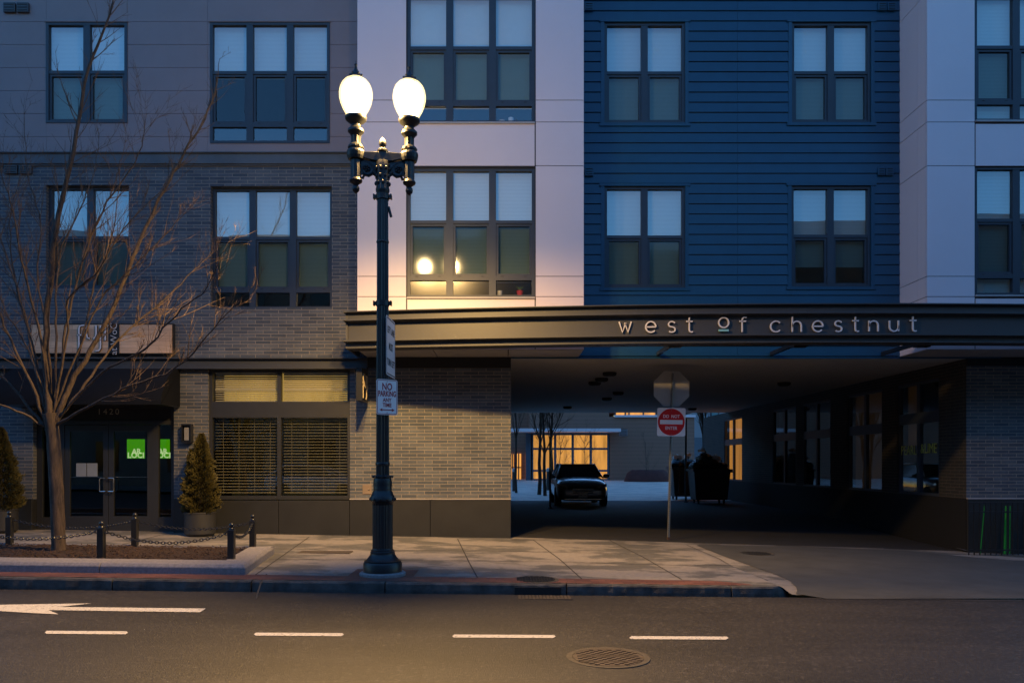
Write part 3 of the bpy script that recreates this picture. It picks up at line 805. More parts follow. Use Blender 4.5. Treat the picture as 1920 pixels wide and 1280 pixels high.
yy1 = D1 + .16; z1_ = C1[2] + .05
b = MB(); b.lathe([(.045, 0), (.05, .09), (.048, .10), (.035, .10)], (PX(958, yy1), yy1, z1_), 14); tag(recentre(b.build('jar', M_white2, smooth=True)), 'small white jar on the sill behind the upper bay window', 'jar')
b = MB(); b.lathe([(.03, 0), (.07, .035), (.072, .04)], (PX(941, yy1), yy1, z1_), 14); tag(recentre(b.build('bowl', M_white2, smooth=True)), 'small white bowl beside the jar behind the upper bay window', 'bowl')
# vents
def vents(px0, px1, py0, py1, y, n=2):
    w_ = (px1 - px0) / n
    for k in range(n):
        a, c = X(px0 + k * w_ + w_ * .06), X(px0 + (k + 1) * w_ - w_ * .06); z0, z1 = Z(py1), Z(py0)
        b = MB(); b.box(a, c, y - .05, y, z0, z1); fr = bevel(b.build('vent', M_v, B), .006, 1)
        b = MB()
        for j in range(3):
            zz = z0 + (z1 - z0) * (j + .55) / 3.4; b.box(a + .02, c - .02, y - .056, y - .05, zz, zz + .012)
        b.build('vent_slot', M_black, fr)
M_v = M_steel
vents(9, 59, 9, 27, D0 - .03); vents(9, 63, 311, 327, D0)
M_v = M_blue
vents(1095, 1113, 316, 332, D0 - .02, 1); vents(1095, 1113, 8, 23, D0 - .02, 1); vents(1643, 1673, 316, 331, D0 - .02); vents(1643, 1678, 8, 23, D0 - .02)

# ------------------------------------------------------------------ shopfront window
f = MB(); y0 = D0 + .06
zt, zb, zm0, zm1 = Z(693), Z(936), Z(782), Z(752)
f.box(SH0, SH0 + .06, y0, y0 + .12, zb, zt); f.box(SH1 - .06, SH1, y0, y0 + .12, zb, zt)
f.box(SH0 + .06, SH1 - .06, y0, y0 + .12, zt - .04, zt); f.box(SH0 + .06, SH1 - .06, y0, y0 + .12, zb, zb + .07)
f.box(SH0 + .06, SH1 - .06, y0 + .004, y0 + .12, zm0, zm1); f.box(X(518), X(525), y0 + .002, y0 + .12, zb + .07, zt - .04)
sw = f.build('shop_window', M_frame2, B)
g = MB()
for a, c in ((SH0 + .06, X(518)), (X(525), SH1 - .06)):
    for e, h in ((zb + .07, zm0), (zm1, zt - .04)): g.quad((a, y0 + .05, e), (c, y0 + .05, e), (c, y0 + .05, h), (a, y0 + .05, h))
g.build('shop_pane', M_dglass, sw, fix=False)
def slats(x0, x1, z0, z1, y, pitch, w_, ang, name='venetian_blind'):
    b = MB(); n = int((z1 - z0) / pitch)
    for i in range(n):
        z = z0 + (i + .5) * pitch; dy = w_ / 2 * math.cos(ang); dz = w_ / 2 * math.sin(ang)
        b.quad((x0, y - dy, z - dz), (x1, y - dy, z - dz), (x1, y + dy, z + dz), (x0, y + dy, z + dz))
    for k in range(4):
        xx = x0 + (x1 - x0) * (k + .5) / 4; b.box(xx - .001, xx + .001, y - .001, y + .004, z0, z1)
    b.box(x0, x1, y - .02, y + .02, z1 - .03, z1)
    b.build(name, M_slat, sw, fix=False)
for a, c in ((SH0 + .08, X(516)), (X(527), SH1 - .08)):
    slats(a, c, zb + .10, zm0 + .02, y0 + .13, .060, .040, R(10))
    slats(a, c, zm1, Z(728), y0 + .13, .045, .044, R(32)); slats(a, c, Z(728), zt - .03, y0 + .13, .045, .05, R(50))
b = MB(); b.box(SH0 - .3, SH1 + .3, D0 + 2.2, D0 + 2.25, -.2, 3.6); b.build('shop_interior', plain('shop_wall', (.07, .085, .07), .8, scale=1.2, vary=.8), B)
b = MB(); b.box(SH0 + .1, SH1 - .1, D0 + .62, D0 + .64, zm1 - .1, zt); b.build('transom_glow_panel', curtain('transom_glow', (1.0, .60, .13), .11, .7), B)  # upright emissive panel added behind the transom slats for an amber glow
# valve plate
b = MB(); b.box(X(680), X(697), D0 - .015, D0, Z(926), Z(908)); b.sphere((X(692), D0 - .02, Z(917)), .018, 8, 6); bevel(b.build('valve_plate', plain('beige_plate', (.2, .15, .11), .6), B), .003, 1)

# ------------------------------------------------------------------ entrance
f = MB(); y0 = D0 + .12; gtop = Z(793); fl = .12
def P2(a, c, e, h, dy=0, th=.08, bb=f): bb.box(X(a), X(c), y0 + dy, y0 + dy + th, Z(h), Z(e))
P2(62, 72, 760, 1000); P2(316, 326, 760, 1000); P2(72, 316, 788, 795, .002); P2(72, 316, 756, 762, .002)
P2(96, 114, 795, 1000, .001); P2(280, 292, 795, 1000, .001)
for a, c in ((72, 96), (292, 316)): P2(a, c, 970, 1000, .004)
b = MB(); P2(72, 316, 762, 788, .03, .03, b); b.build('transom_panel', M_black, B)
b = MB(); b.box(ENT0 - .0, ENT1, D0 + .08, D0 + .3, Z(757), Z(692)); b.build('entrance_header', M_black, B)
dfr = f.build('entrance_frame', M_frame2, B)
g = MB()
for a, c in ((72, 96), (292, 316)): g.quad((X(a), y0 + .04, Z(970)), (X(c), y0 + .04, Z(970)), (X(c), y0 + .04, Z(795)), (X(a), y0 + .04, Z(795)))
[build_each(g, 'sidelight_pane', M_dglass, dfr)]
for a, c, hs_ in ((114.5, 196.5, 1), (197.5, 280, -1)):
    b = MB(); st = 9.5
    b.box(X(a), X(a + st), y0 + .01, y0 + .06, Z(998), Z(796)); b.box(X(c - st), X(c), y0 + .01, y0 + .06, Z(998), Z(796))
    b.box(X(a + st), X(c - st), y0 + .01, y0 + .06, Z(808), Z(796)); b.box(X(a + st), X(c - st), y0 + .01, y0 + .06, Z(998), Z(968))
    d_ = b.build('door', M_frame2, B)
    g = MB(); g.quad((X(a + st), y0 + .035, Z(968)), (X(c - st), y0 + .035, Z(968)), (X(c - st), y0 + .035, Z(808)), (X(a + st), y0 + .035, Z(808))); g.build('door_pane', M_dglass, d_, fix=False)
    hx = X(194 if hs_ == 1 else 200); ox = -hs_ * .11
    b = MB(); yh = y0 - .06
    b.tube([(hx, y0 + .01, Z(896)), (hx, yh, Z(896)), (hx + ox * .9, yh, Z(896)), (hx + ox, yh, Z(898)), (hx + ox, yh, Z(919)), (hx + ox * .9, yh, Z(921)), (hx, yh, Z(921)), (hx, y0 + .01, Z(921))], .011, 8)
    b.build('handle', M_chrome, d_, smooth=True)
    b = MB(); b.box(X(a + st), X(c - st), y0 + .02, y0 + .034, Z(894.3), Z(893.5)); b.build('push_bar', M_chrome, d_)
text_obj('house_number', '1420', .17, face_cam(X(196), D0 + .143, Z(771)), plain('number_vinyl', (.3, .26, .18), .6), B, .003, spacing=1.4)
b = MB(); b.box(X(136), X(155), y0 + .012, y0 + .02, Z(893), Z(868)); b.box(X(156.5), X(176), y0 + .012, y0 + .02, Z(893), Z(868)); tag(recentre(b.build('menu_poster', plain('menu_paper', (.20, .23, .27), .6))), 'pair of pale menus taped inside the left entrance door', 'poster')
for a, c in ((238, 270), (290, 317)):
    yb = D0 + 1.3; t = thing('green_screen', (PX((a + c) / 2, yb), yb, PZ(859, yb)), ('glowing green menu screen seen through the right entrance door' if a < 280 else 'glowing green menu screen seen through the right sidelight of the entrance'), 'screen')
    b = MB(); b.box(PX(a, yb), PX(c, yb), yb, yb + .04, PZ(859, yb), PZ(823, yb)); b.build('panel', M_green, t)
    text_obj('lettering', 'AR', .15, face_cam(PX((a + c) / 2 + 2, yb), yb - .005, PZ(846, yb)), M_greentxt, t, .002, offset=.005)
    text_obj('lettering', 'LOCI', .16, face_cam(PX((a + c) / 2 + 1, yb), yb - .005, PZ(853.5, yb)), M_greentxt, t, .002, offset=.005)
# awning
t = thing('awning', ((X(35) + X(338)) / 2, D0, 2.6), 'black fabric awning over the entrance doors below the wooden sign', 'awning')
ax0, ax1 = X(38), X(338); ya = 14.45
prof = [(D0 - .01, 3.36), (D0 - .25, 3.34), (D0 - .5, 3.2), (D0 - .72, 2.98), (ya, 2.74), (ya, 2.60)]
b = MB()
n = 24; vs = []
for i in range(n + 1):
    xx = ax0 + (ax1 - ax0) * i / n
    for k, (yy_, zz_) in enumerate(prof): vs.append((xx, yy_, zz_ - .008 * math.sin(i * 2.1) * (k in (2, 3, 4))))
m_ = len(prof); fs = [(i * m_ + k, (i + 1) * m_ + k, (i + 1) * m_ + k + 1, i * m_ + k + 1) for i in range(n) for k in range(m_ - 1)]
fs += [tuple(range(m_)) , tuple(n * m_ + k for k in range(m_))]
b.add(vs, fs); 
b.quad((ax0, D0 - .01, 3.36), (ax0, D0 - .01, 2.62), (ax0, ya, 2.60), (ax0, ya, 2.62)); b.quad((ax1, D0 - .01, 3.36), (ax1, D0 - .01, 2.62), (ax1, ya, 2.60), (ax1, ya, 2.62))
b.build('canopy_cloth', M_awning, t, smooth=True, fix=False)
b = MB(); b.box(ax0 + .01, ax1 - .01, ya + .01, D0 - .01, 2.60, 2.625); b.build('frame', M_blkpaint, t)

# wood sign
t = thing('shop_sign', (X(195), D0 - .1, Z(664)), 'long wooden fuji at WoC sign with black border on the brick wall', 'sign')
b = MB(); b.box(X(63), X(329), D0 - .09, D0 - .01, Z(665), Z(608)); b.build('border', M_black, t)
ys_ = D0 - .105; b = MB(); b.box(X(65), X(209), ys_, D0 - .085, Z(663), Z(610.5)); b.box(X(229), X(326.5), ys_, D0 - .085, Z(663), Z(610.5)); b.build('wood_board', M_wood, t)
b = MB(); b.box(X(209), X(229), ys_ - .012, D0 - .08, Z(664), Z(609)); b.build('black_strip', M_black, t)
MR = Matrix.Translation((X(219.5), ys_ - .014, Z(637))) @ Matrix.Rotation(R(90), 4, 'X') @ Matrix.Rotation(R(90), 4, 'Z')
text_obj('lettering', 'at WoC', .19, MR, M_letter, t, .004, offset=-.003)
def strokes(b, polys, ox, oz, y, s, r, th=.02):
    for pl in polys:
        P = [Vector((ox + p[0] * s, y, oz + p[1] * s)) for p in pl]
        closed = (P[0] - P[-1]).length < 1e-6
        n = len(P); L = []; Rr = []
        for i in range(n):
            if closed: a = P[(i - 1) % (n - 1)]; c = P[(i + 1) % (n - 1)]
            else: a = P[max(0, i - 1)]; c = P[min(n - 1, i + 1)]
            d = (c - a).normalized(); nn = Vector((-d.z, 0, d.x))
            L.append(P[i] + nn * r); Rr.append(P[i] - nn * r)
        vs = L + Rr + [v + Vector((0, th, 0)) for v in L] + [v + Vector((0, th, 0)) for v in Rr]
        fs = []
        for i in range(n - 1):
            fs += [(i, i + 1, n + i + 1, n + i), (2 * n + i, 3 * n + i, 3 * n + i + 1, 2 * n + i + 1), (i, 2 * n + i, 2 * n + i + 1, i + 1), (n + i, n + i + 1, 3 * n + i + 1, 3 * n + i)]
        if not closed: fs += [(0, n, 3 * n, 2 * n), (n - 1, 3 * n - 1, 4 * n - 1, 2 * n - 1)]
        b.add(vs, fs)
def arc(cx, cy, rx, ry, a0, a1, n=14):
    return [(cx + rx * math.cos(R(a0 + (a1 - a0) * i / n)), cy + ry * math.sin(R(a0 + (a1 - a0) * i / n))) for i in range(n + 1)]
FUJI = {  # drawn in photo pixels right/up of (153,660)
 'f': [[(2, 0), (2, 42), (4, 47), (8, 48), (13, 48)], [(-1, 30), (10, 30)]],
 'u': [[(16, 48), (16, 32), (18, 25), (22, 23)], [(29, 23), (33, 27), (34, 32), (34, 48)]],
 'j': [[(42, 48), (42, 6), (39, 1), (33, 1)]],
 'i': [[(51, 48), (51, 33)], [(51, 30), (51, 20)]]}
for k in 'fuji':
    b = MB(); strokes(b, FUJI[k], X(153), Z(660), ys_ - .028, 1 / 94.5, .021, .022); b.build('letter_edge', M_black, t)
    b = MB(); strokes(b, FUJI[k], X(153) , Z(660), ys_ - .034, 1 / 94.5, .014, .01); b.build('letter', M_letter, t)
# blade sign
t = thing('blade_sign', (-2.66, 14.9, 2.67), 'small dark fuji sign box projecting from the wall behind the street lamp', 'sign')
b = MB(); b.box(-2.80, -2.68, 14.58, 15.2, 2.68, 3.31); bevel(b.build('box', M_blkpaint, t), .006, 1)
b = MB(); b.box(-2.76, -2.72, 15.2, 15.3, 2.8, 2.86); b.box(-2.76, -2.72, 15.2, 15.3, 3.1, 3.16); b.build('bracket', M_blkpaint, t)
b = MB(); fj = [pl for k in 'fuji' for pl in FUJI[k]]
strokes(b, fj, 0, 0, 0, .0095, .016, .012)
b.v = [(-2.672 - .0 + v[1] * -1, 14.66 + v[0] * .95, 2.74 + v[2]) for v in b.v]; b.build('letter', M_letterw, t) if False else None
M_letterw = plain('cream_letter', (.62, .52, .36), .5)
b.build('letter', M_letterw, t)
# wall lamp beside the entrance
t = thing('wall_lamp', (X(354), D0 - .08, Z(830)), 'unlit black box wall lamp on the brick pier right of the entrance', 'lamp')
b = MB(); a, c, e, h = X(345), X(363), Z(829), Z(795)
b.box(a, c, D0 - .03, D0 - .002, e, h); b.box(a, c, D0 - .14, D0 - .03, h - .03, h); b.box(a, c, D0 - .14, D0 - .03, e, e + .03); b.box(a, a + .02, D0 - .14, D0 - .03, e + .03, h - .03); b.box(c - .02, c, D0 - .14, D0 - .03, e + .03, h - .03)
b.build('housing', M_blkpaint, t); b = MB(); b.box(a + .05, c - .05, D0 - .11, D0 - .04, e + .04, h - .07); b.build('diffuser', plain('frosted_glass', (.22, .22, .22), .4), t)

# ------------------------------------------------------------------ canopy beam with lettering
cd = lambda x: 13.4 + (x - 6.3) ** 2 / 116
t = thing('canopy_beam', (3, 13.6, 3.58), 'long curved steel canopy beam carrying white lettering over the underpass', 'canopy')
prof = [(.30, 4.262), (-.09, 4.262), (-.09, 4.246), (0, 4.225), (0, 4.120), (-.11, 4.115), (-.11, 4.085), (.02, 4.06), (.02, 3.742), (-.11, 3.738), (-.11, 3.708), (.0, 3.69), (.0, 3.612), (-.05, 3.605), (-.05, 3.59), (.30, 3.59)]
b = MB(); xs = frange(-2.86, 14, .4); vs = []
for x in xs:
    sl_ = (x - 6.3) / 58; nrm = Vector((-sl_, 1, 0)).normalized()
    for o_, z in prof: vs.append((x + nrm.x * o_, cd(x) + nrm.y * o_, z))
m_ = len(prof); fs = [(i * m_ + k, (i + 1) * m_ + k, (i + 1) * m_ + k + 1, i * m_ + k + 1) for i in range(len(xs) - 1) for k in range(m_ - 1)]
fs += [(i * m_ + m_ - 1, (i + 1) * m_ + m_ - 1, (i + 1) * m_, i * m_) for i in range(len(xs) - 1)]
fs += [tuple(range(m_)), tuple((len(xs) - 1) * m_ + k for k in range(m_))]
b.add(vs, fs); b.build('beam', M_canopy, t)
# shallow wedge of the flanges at the left end
b = MB()
for z, o_ in ((4.254, -.09), (4.10, -.11), (3.723, -.11)):
    b.box(-2.93, -2.862, cd(-2.86) + o_, D0 - .02, z - .01, z + .01)
b.box(-2.90, -2.862, cd(-2.86) + .0, D0 - .02, 3.6, 4.245); b.build('end_return', M_canopy, t)
for px in (1265, 1500, 1730):
    b = MB(); x = PX(px, 13.8); b.box(x - .03, x + .03, 13.72, D0 - .03, 3.63, 3.70); b.box(x - .12, x + .12, 13.75, 13.9, 3.575, 3.598); b.build('bracket', M_blkpaint, t)
b = MB()
L_ = dict(
 w=[[(0, 1), (.32, .02), (.62, .9)], [(.52, .9), (.84, .02), (1.14, 1)]],
 e=[[(.02, .5), (.98, .5)] , arc(.5, .5, .48, .5, 0, 318, 22)],
 s=[[(.72, .86)] + arc(.42, .75, .3, .25, 45, 270, 12) + arc(.42, .25, .32, .25, 90, -140, 12)],
 t=[[(.28, 1.38), (.28, .22), (.33, .06), (.45, 0), (.62, .04)], [(0, 1), (.6, 1)]],
 o=[arc(.5, .5, .5, .5, 0, 360, 28)],
 f=[[(.25, 0), (.25, 1.1), (.3, 1.28), (.42, 1.38), (.66, 1.36)], [(0, 1), (.62, 1)]],
 c=[arc(.5, .5, .5, .5, 42, 318, 22)],
 h=[[(0, 1.42), (0, 0)], [(0, .45)] + arc(.42, .56, .42, .42, 180, 0, 14) + [(.84, 0)]],
 n=[[(0, 1), (0, 0)], [(0, .45)] + arc(.42, .56, .42, .42, 180, 0, 14) + [(.84, 0)]],
 u=[[(0, 1)] + arc(.42, .42, .42, .42, 180, 360, 14) + [(.84, 1)], [(.84, .5), (.84, 0)]])
sg = thing('letter_sign', (PX(1440, 13.4), 13.35, 3.76), 'spaced white letters reading west of chestnut on the canopy beam', 'sign')
LET = [('w', 172, 255), ('e', 312, 370), ('s', 427, 475), ('t', 528, 565), ('o', 700, 755), ('f', 810, 848), ('c', 975, 1030), ('h', 1090, 1140), ('e', 1197, 1257), ('s', 1310, 1357), ('t', 1408, 1445), ('n', 1497, 1550), ('u', 1605, 1658), ('t', 1713, 1748)]
for i, (ch, a, c) in enumerate(LET):
    px = 1100 + a / 2.8235; base = 622.9 - 2.4 * i / 13
    dd = 13.36; y = cd(PX(px, dd)) - .035; s_ = 20 * y / F
    if ch == 'o': oz = PZ(613.8, y); s_ = 18.6 * y / F
    else: oz = PZ(base, y)
    b = MB(); strokes(b, L_[ch], PX(px, y), oz, y, s_, .0105, .03); b.build('letter', M_letter, sg)
y = cd(PX(1350, 13.4)) - .035; b = MB(); b.box(PX(1347.8, y), PX(1366.5, y), y, y + .03, PZ(621, y), PZ(617.2, y)); b.build('underline_bar', M_teal, sg)

# =================================================================== STREET LAMP
LD = 10.1; S = F / LD
lx = PX(717.5, LD); gzl = gz(lx, LD)
LP = thing('street_lamp', (lx, LD, gzl), 'ornate black cast iron street lamp with two glowing acorn globes', 'street lamp')
def pp(px): return px / S
zz = lambda py: PZ(py, LD)
c0 = (lx, LD, 0)
b = MB(); b.lathe([(pp(43), gzl - .05), (pp(43), gzl + .035), (pp(40), gzl + .05), (pp(10), gzl + .052)], c0, 40); b.build('concrete_footing', M_granite, LP, smooth=True)
b = MB()
prof = [(36, 1072), (36, 1055), (34, 1052), (34.5, 1050), (30, 1048), (26, 1043), (23.5, 1039), (22.5, 1036), (23, 1033.5), (21.5, 1032), (21.5, 1030), (19.5, 1029), (19, 1027)]
b.lathe([(pp(r), zz(y)) for r, y in prof], c0, 48); b.build('base', M_blkmetal, LP, smooth=True)
b = MB(); b.lathe([(pp(19), zz(1027)), (pp(19), zz(946)), (pp(20.5), zz(944))], c0, 48, flute=lambda z: .045); b.build('pedestal', M_blkmetal, LP)
b = MB(); prof = [(18, 945), (20, 942), (20.5, 940), (23.5, 938.5), (24, 934), (22.5, 931.5), (22.5, 930.5), (20.5, 927), (18, 921), (17, 918), (17.5, 916.5), (17, 915), (17.5, 908), (17, 900), (16, 896), (18.5, 894), (18.5, 892.5), (14, 891.5), (12.5, 890)]
b.lathe([(pp(r), zz(y)) for r, y in prof], c0, 48)
for k in range(12):
    a = 2 * math.pi * k / 12; b.sphere((lx + pp(18.3) * math.cos(a), LD + pp(18.3) * math.sin(a), zz(893)), pp(2.4), 6, 4)
    b.sphere((lx + pp(22.5) * math.cos(a), LD + pp(22.5) * math.sin(a), zz(935)), pp(3.2), 6, 5)
b.build('collar', M_blkmetal, LP, smooth=True)
b = MB(); b.lathe([(pp(12.6), zz(891)), (pp(12.4), zz(870)), (pp(10.6), zz(385)), (pp(10.6), zz(372))], c0, 32, flute=lambda z: .11); b.build('pole', M_blkmetal, LP)
b = MB(); b.lathe([(pp(r), zz(y)) for r, y in ((12.8, 873), (13.3, 871), (13.3, 868), (12.6, 866))], c0, 32); b.build('band', M_blkmetal, LP, smooth=True); b = MB(); b.lathe([(pp(r), zz(y)) for r, y in ((11.5, 456), (12, 454), (11.5, 452))], c0, 32); b.build('band', M_blkmetal, LP, smooth=True)
for y in (369.5, 569):
    b = MB(); z = zz(y); b.box(lx - pp(17.5), lx + pp(17), LD - .03, LD + .03, z - .02, z + .024); b.box(lx - pp(17.5), lx - pp(15), LD - .035, LD + .035, z - .028, z + .032); b.box(lx + pp(14.5), lx + pp(17), LD - .035, LD + .035, z - .028, z + .032)
    b.lathe([(pp(12.3), z - .035), (pp(12.3), z + .035)], c0, 24); b.build('banner_clamp', M_blkmetal, LP)
b = MB(); b.tube([(lx + pp(11), LD, zz(388)), (lx + pp(16), LD, zz(407))], .018, 8); b.build('bracket_stub', M_blkmetal, LP)
# capital
b = MB(); prof = [(10.8, 374), (10.8, 364), (12.5, 360), (13, 356), (12, 352), (12.4, 345), (11.6, 330), (12.4, 322), (13.5, 312), (12, 303)]
b.lathe([(pp(r), zz(y)) for r, y in prof], c0, 32)
for k in range(8):
    a = 2 * math.pi * k / 8
    for py_, rr in ((345, 12.6), (332, 12.2), (318, 13.2)): b.sphere((lx + pp(rr) * math.cos(a + py_), LD + pp(rr) * math.sin(a + py_), zz(py_)), pp(2.8), 6, 5, (1, 1, 1.5))
b.build('capital', M_blkmetal, LP, smooth=True)
ROT = Matrix.Translation((lx, LD, 0)) @ Matrix.Rotation(R(6), 4, 'Z') @ Matrix.Translation((-lx, -LD, 0))
def rot(b): b.v = [tuple(ROT @ Vector(v)) for v in b.v]; return b
AX = pp(49.5)
# cross arm
b = MB()
outl = [(-65, 287), (-65, 292), (-62, 296), (-60, 302), (-38, 302), (-36, 299), (-20, 303), (0, 305), (20, 303), (36, 299), (38, 302), (60, 302), (62, 296), (65, 292), (65, 287), (62, 285), (40, 285), (36, 288), (15, 287), (0, 286), (-15, 287), (-36, 288), (-40, 285), (-62, 285)]
poly = [(lx + pp(x), LD - .045, zz(y)) for x, y in outl]; b.prism(poly, (0, .09, 0))
for s_ in (-1, 1):
    b.lathe([(pp(r), zz(y)) for r, y in ((14, 302), (16, 296), (17, 289), (16, 285))], (lx + s_ * AX, LD, 0), 20)
bevel(rot(b).build('cross_arm', M_blkmetal, LP), .006, 2)
# scroll brackets
for s_ in (-1, 1):
    b = MB()
    sp = []
    for i in range(34):
        a = i / 33 * 3.6 * math.pi; r_ = 11 * (1 - i / 40); sp.append((lx + s_ * pp(29 + r_ * math.cos(a + 2.2)), LD, zz(319 - r_ * math.sin(a + 2.2))))
    b.tube(sp, [pp(2.6)] * 34, 6)
    b.tube([(lx + s_ * pp(x), LD, zz(y)) for x, y in ((12, 322), (17, 312), (25, 306), (34, 303), (40, 304))], [pp(3), pp(3.2), pp(3), pp(2.6), pp(2.2)], 6)
    b.tube([(lx + s_ * pp(x), LD, zz(y)) for x, y in ((12, 330), (18, 326), (26, 331), (34, 329), (37, 336), (40, 334))], [pp(2.6), pp(3), pp(2.6), pp(3), pp(2.6), pp(2)], 6)
    b.prism([(lx + s_ * pp(x), LD - .012, zz(y)) for x, y in ((11, 303), (40, 303), (40, 330), (33, 327), (25, 328), (17, 323), (11, 330))], (0, .024, 0))
    for k in range(5):
        a = k * 1.2566; b.sphere((lx + s_ * pp(29 + 4.2 * math.cos(a)), LD - .02, zz(318 + 4.2 * math.sin(a))), pp(2.3), 6, 5)
    b.sphere((lx + s_ * pp(29), LD - .025, zz(318)), pp(2), 6, 5)
    rot(b).build('scroll_bracket', M_blkmetal, LP, smooth=True)
    ca = (lx + s_ * AX, LD, 0)
    b = MB(); b.lathe([(pp(r), zz(y)) for r, y in ((10, 303), (9.6, 337))], ca, 20, flute=lambda z: .1)
    b.lathe([(pp(r), zz(y)) for r, y in ((9.5, 336), (11, 338), (12.2, 341), (11, 344), (6, 347), (4, 350), (6.2, 352), (7, 356), (6, 360), (3, 363), (.5, 365))], ca, 20); rot(b).build('pendant', M_blkmetal, LP, smooth=True)
    b = MB(); b.lathe([(pp(r), zz(y)) for r, y in ((13, 285), (13, 282), (15, 280), (15, 277), (12, 274), (10, 272))], ca, 24, flute=lambda z: .08)
    b.lathe([(pp(r), zz(y)) for r, y in ((9, 273), (9, 256), (10, 254))], ca, 20, flute=lambda z: .12)
    b.lathe([(pp(r), zz(y)) for r, y in ((9, 257), (12, 253), (15, 250), (15, 246), (12, 243), (9, 240), (8.5, 237), (11, 234), (18, 229), (20, 226), (20, 222), (18.5, 220), (16, 219))], ca, 28); rot(b).build('lamp_socket', M_blkmetal, LP, smooth=True)
    gp = [(17.5, 219.5), (20, 214), (24.5, 206), (28.5, 196), (30.8, 186), (31, 178), (29.5, 169), (26, 161), (21, 155), (15, 151.5), (10, 150)]
    b = MB(); b.lathe([(pp(r), zz(y)) for r, y in gp], ca, 32)
    m = MATS.get('lamp_globe')
    if not m:
        m, n, l, p = nm('lamp_globe'); n.remove(p)
        em = n.new('ShaderNodeEmission'); em.inputs[0].default_value = (1, .74, .30, 1); em.inputs[1].default_value = .13
        tr = n.new('ShaderNodeBsdfTransparent'); ad = n.new('ShaderNodeAddShader')
        l.new(em.outputs[0], ad.inputs[0]); l.new(tr.outputs[0], ad.inputs[1]); l.new(ad.outputs[0], n['Material Output'].inputs[0])
    gl = rot(b).build('globe', m, LP, smooth=True)
    mc = MATS.get('lamp_core')
    if not mc:
        mc, n, l, p = nm('lamp_core'); n.remove(p)
        em = n.new('ShaderNodeEmission'); em.inputs[0].default_value = (1, .80, .45, 1); em.inputs[1].default_value = 4
        tr = n.new('ShaderNodeBsdfTransparent'); ad = n.new('ShaderNodeAddShader')
        l.new(em.outputs[0], ad.inputs[0]); l.new(tr.outputs[0], ad.inputs[1]); l.new(ad.outputs[0], n['Material Output'].inputs[0])
    b = MB(); b.sphere((ca[0], LD, zz(187)), pp(22), 20, 14, (1, 1, 1.22)); core = rot(b).build('lamp_core', mc, LP, smooth=True)
    b = MB(); b.lathe([(pp(r * .88), zz(186 + (y - 186) * .93)) for r, y in gp], ca, 28); rot(b).build('globe_glow_shell', m, LP, smooth=True)  # extra glowing shell added between globe and core to soften the core edge
    b = MB(); b.lathe([(pp(r), zz(y)) for r, y in ((10, 151.5), (12, 149), (12, 146), (10, 143), (6, 138), (3, 132), (2, 127), (3, 125), (2, 122.5), (.6, 121), (.4, 117))], ca, 20)
    for k in range(6):
        a = k * 1.047; b.sphere((ca[0] + pp(10.5) * math.cos(a), LD + pp(10.5) * math.sin(a), zz(143)), pp(2.3), 6, 5)
    rot(b).build('globe_cap', M_blkmetal, LP, smooth=True)
    cpos = ROT @ Vector((ca[0], LD, zz(186)))
    for kind, en in (('SPOT', LAMP_SPOT), ('POINT', LAMP_POINT)):
        ld = bpy.data.lights.new('globe_light', kind); ld.energy = en; ld.color = LAMP_COL; ld.shadow_soft_size = .12
        if kind == 'SPOT': ld.spot_size = R(168); ld.spot_blend = 1.0
        lo_ = bpy.data.objects.new('globe_light', ld); COL.objects.link(lo_); lo_.parent = LP; lo_.location = cpos - Vector((lx, LD, gzl))
b = MB(); b.lathe([(pp(r), zz(y)) for r, y in ((10, 285), (10, 282), (6, 279), (4, 277), (6.5, 273), (7, 269), (5.5, 264), (3, 260), (.5, 257.5))], c0, 20); rot(b).build('finial', M_blkmetal, LP, smooth=True)

# signs on the lamp post
def rrect(w_, h_, r_, n=5):
    pts = []
    for cx, cy, a0 in ((w_ / 2 - r_, h_ / 2 - r_, 0), (-w_ / 2 + r_, h_ / 2 - r_, 90), (-w_ / 2 + r_, -h_ / 2 + r_, 180), (w_ / 2 - r_, -h_ / 2 + r_, 270)):
        for i in range(n + 1):
            a = R(a0 + 90 * i / n); pts.append((cx + r_ * math.cos(a), cy + r_ * math.sin(a)))
    return pts
def plate(t, name, pts, M, th, mat, off=0):
    b = MB(); b.prism([M @ Vector((x, y, off)) for x, y in pts], (M.to_3x3() @ Vector((0, 0, th)))); return b.build(name, mat, t)
def border(t, name, w_, h_, r_, M, bw, off, mat):
    o_ = rrect(w_, h_, r_); i_ = rrect(w_ - 2 * bw, h_ - 2 * bw, max(.002, r_ - bw)); n = len(o_)
    b = MB(); b.add([M @ Vector((x, y, off)) for x, y in o_ + i_], [(k, (k + 1) % n, n + (k + 1) % n, n + k) for k in range(n)]); return b.build(name, mat, t, fix=False)
Mn = face_cam(PX(726, 9.98), 9.96, zz(746), R(37))
t = thing('parking_sign', (PX(726, 9.98), 9.96, zz(778)), 'white and red NO PARKING ANY TIME sign on the lamp post', 'sign')
plate(t, 'plate', rrect(.305, .457, .03), Mn, .003, M_whitepaint)
border(t, 'border', .29, .442, .025, Mn, .008, .0045, M_maroon)
T = Matrix.Translation
text_obj('lettering', 'NO', .125, Mn @ T((0, .130, .0045)), M_maroon, t, .001, sx=.75, offset=.003)
text_obj('lettering', 'PARKING', .100, Mn @ T((0, .040, .0045)), M_maroon, t, .001, sx=.62, offset=.003)
text_obj('lettering', 'ANY', .070, Mn @ T((0, -.040, .0045)), M_maroon, t, .001, sx=.85, offset=.002)
text_obj('lettering', 'TIME', .070, Mn @ T((0, -.105, .0045)), M_maroon, t, .001, sx=.85, offset=.002)
plate(t, 'arrow', [(-.11, -.165), (-.07, -.145), (-.07, -.159), (.07, -.159), (.07, -.145), (.11, -.165), (.07, -.185), (.07, -.171), (-.07, -.171), (-.07, -.185)], Mn, .001, M_maroon, .004)
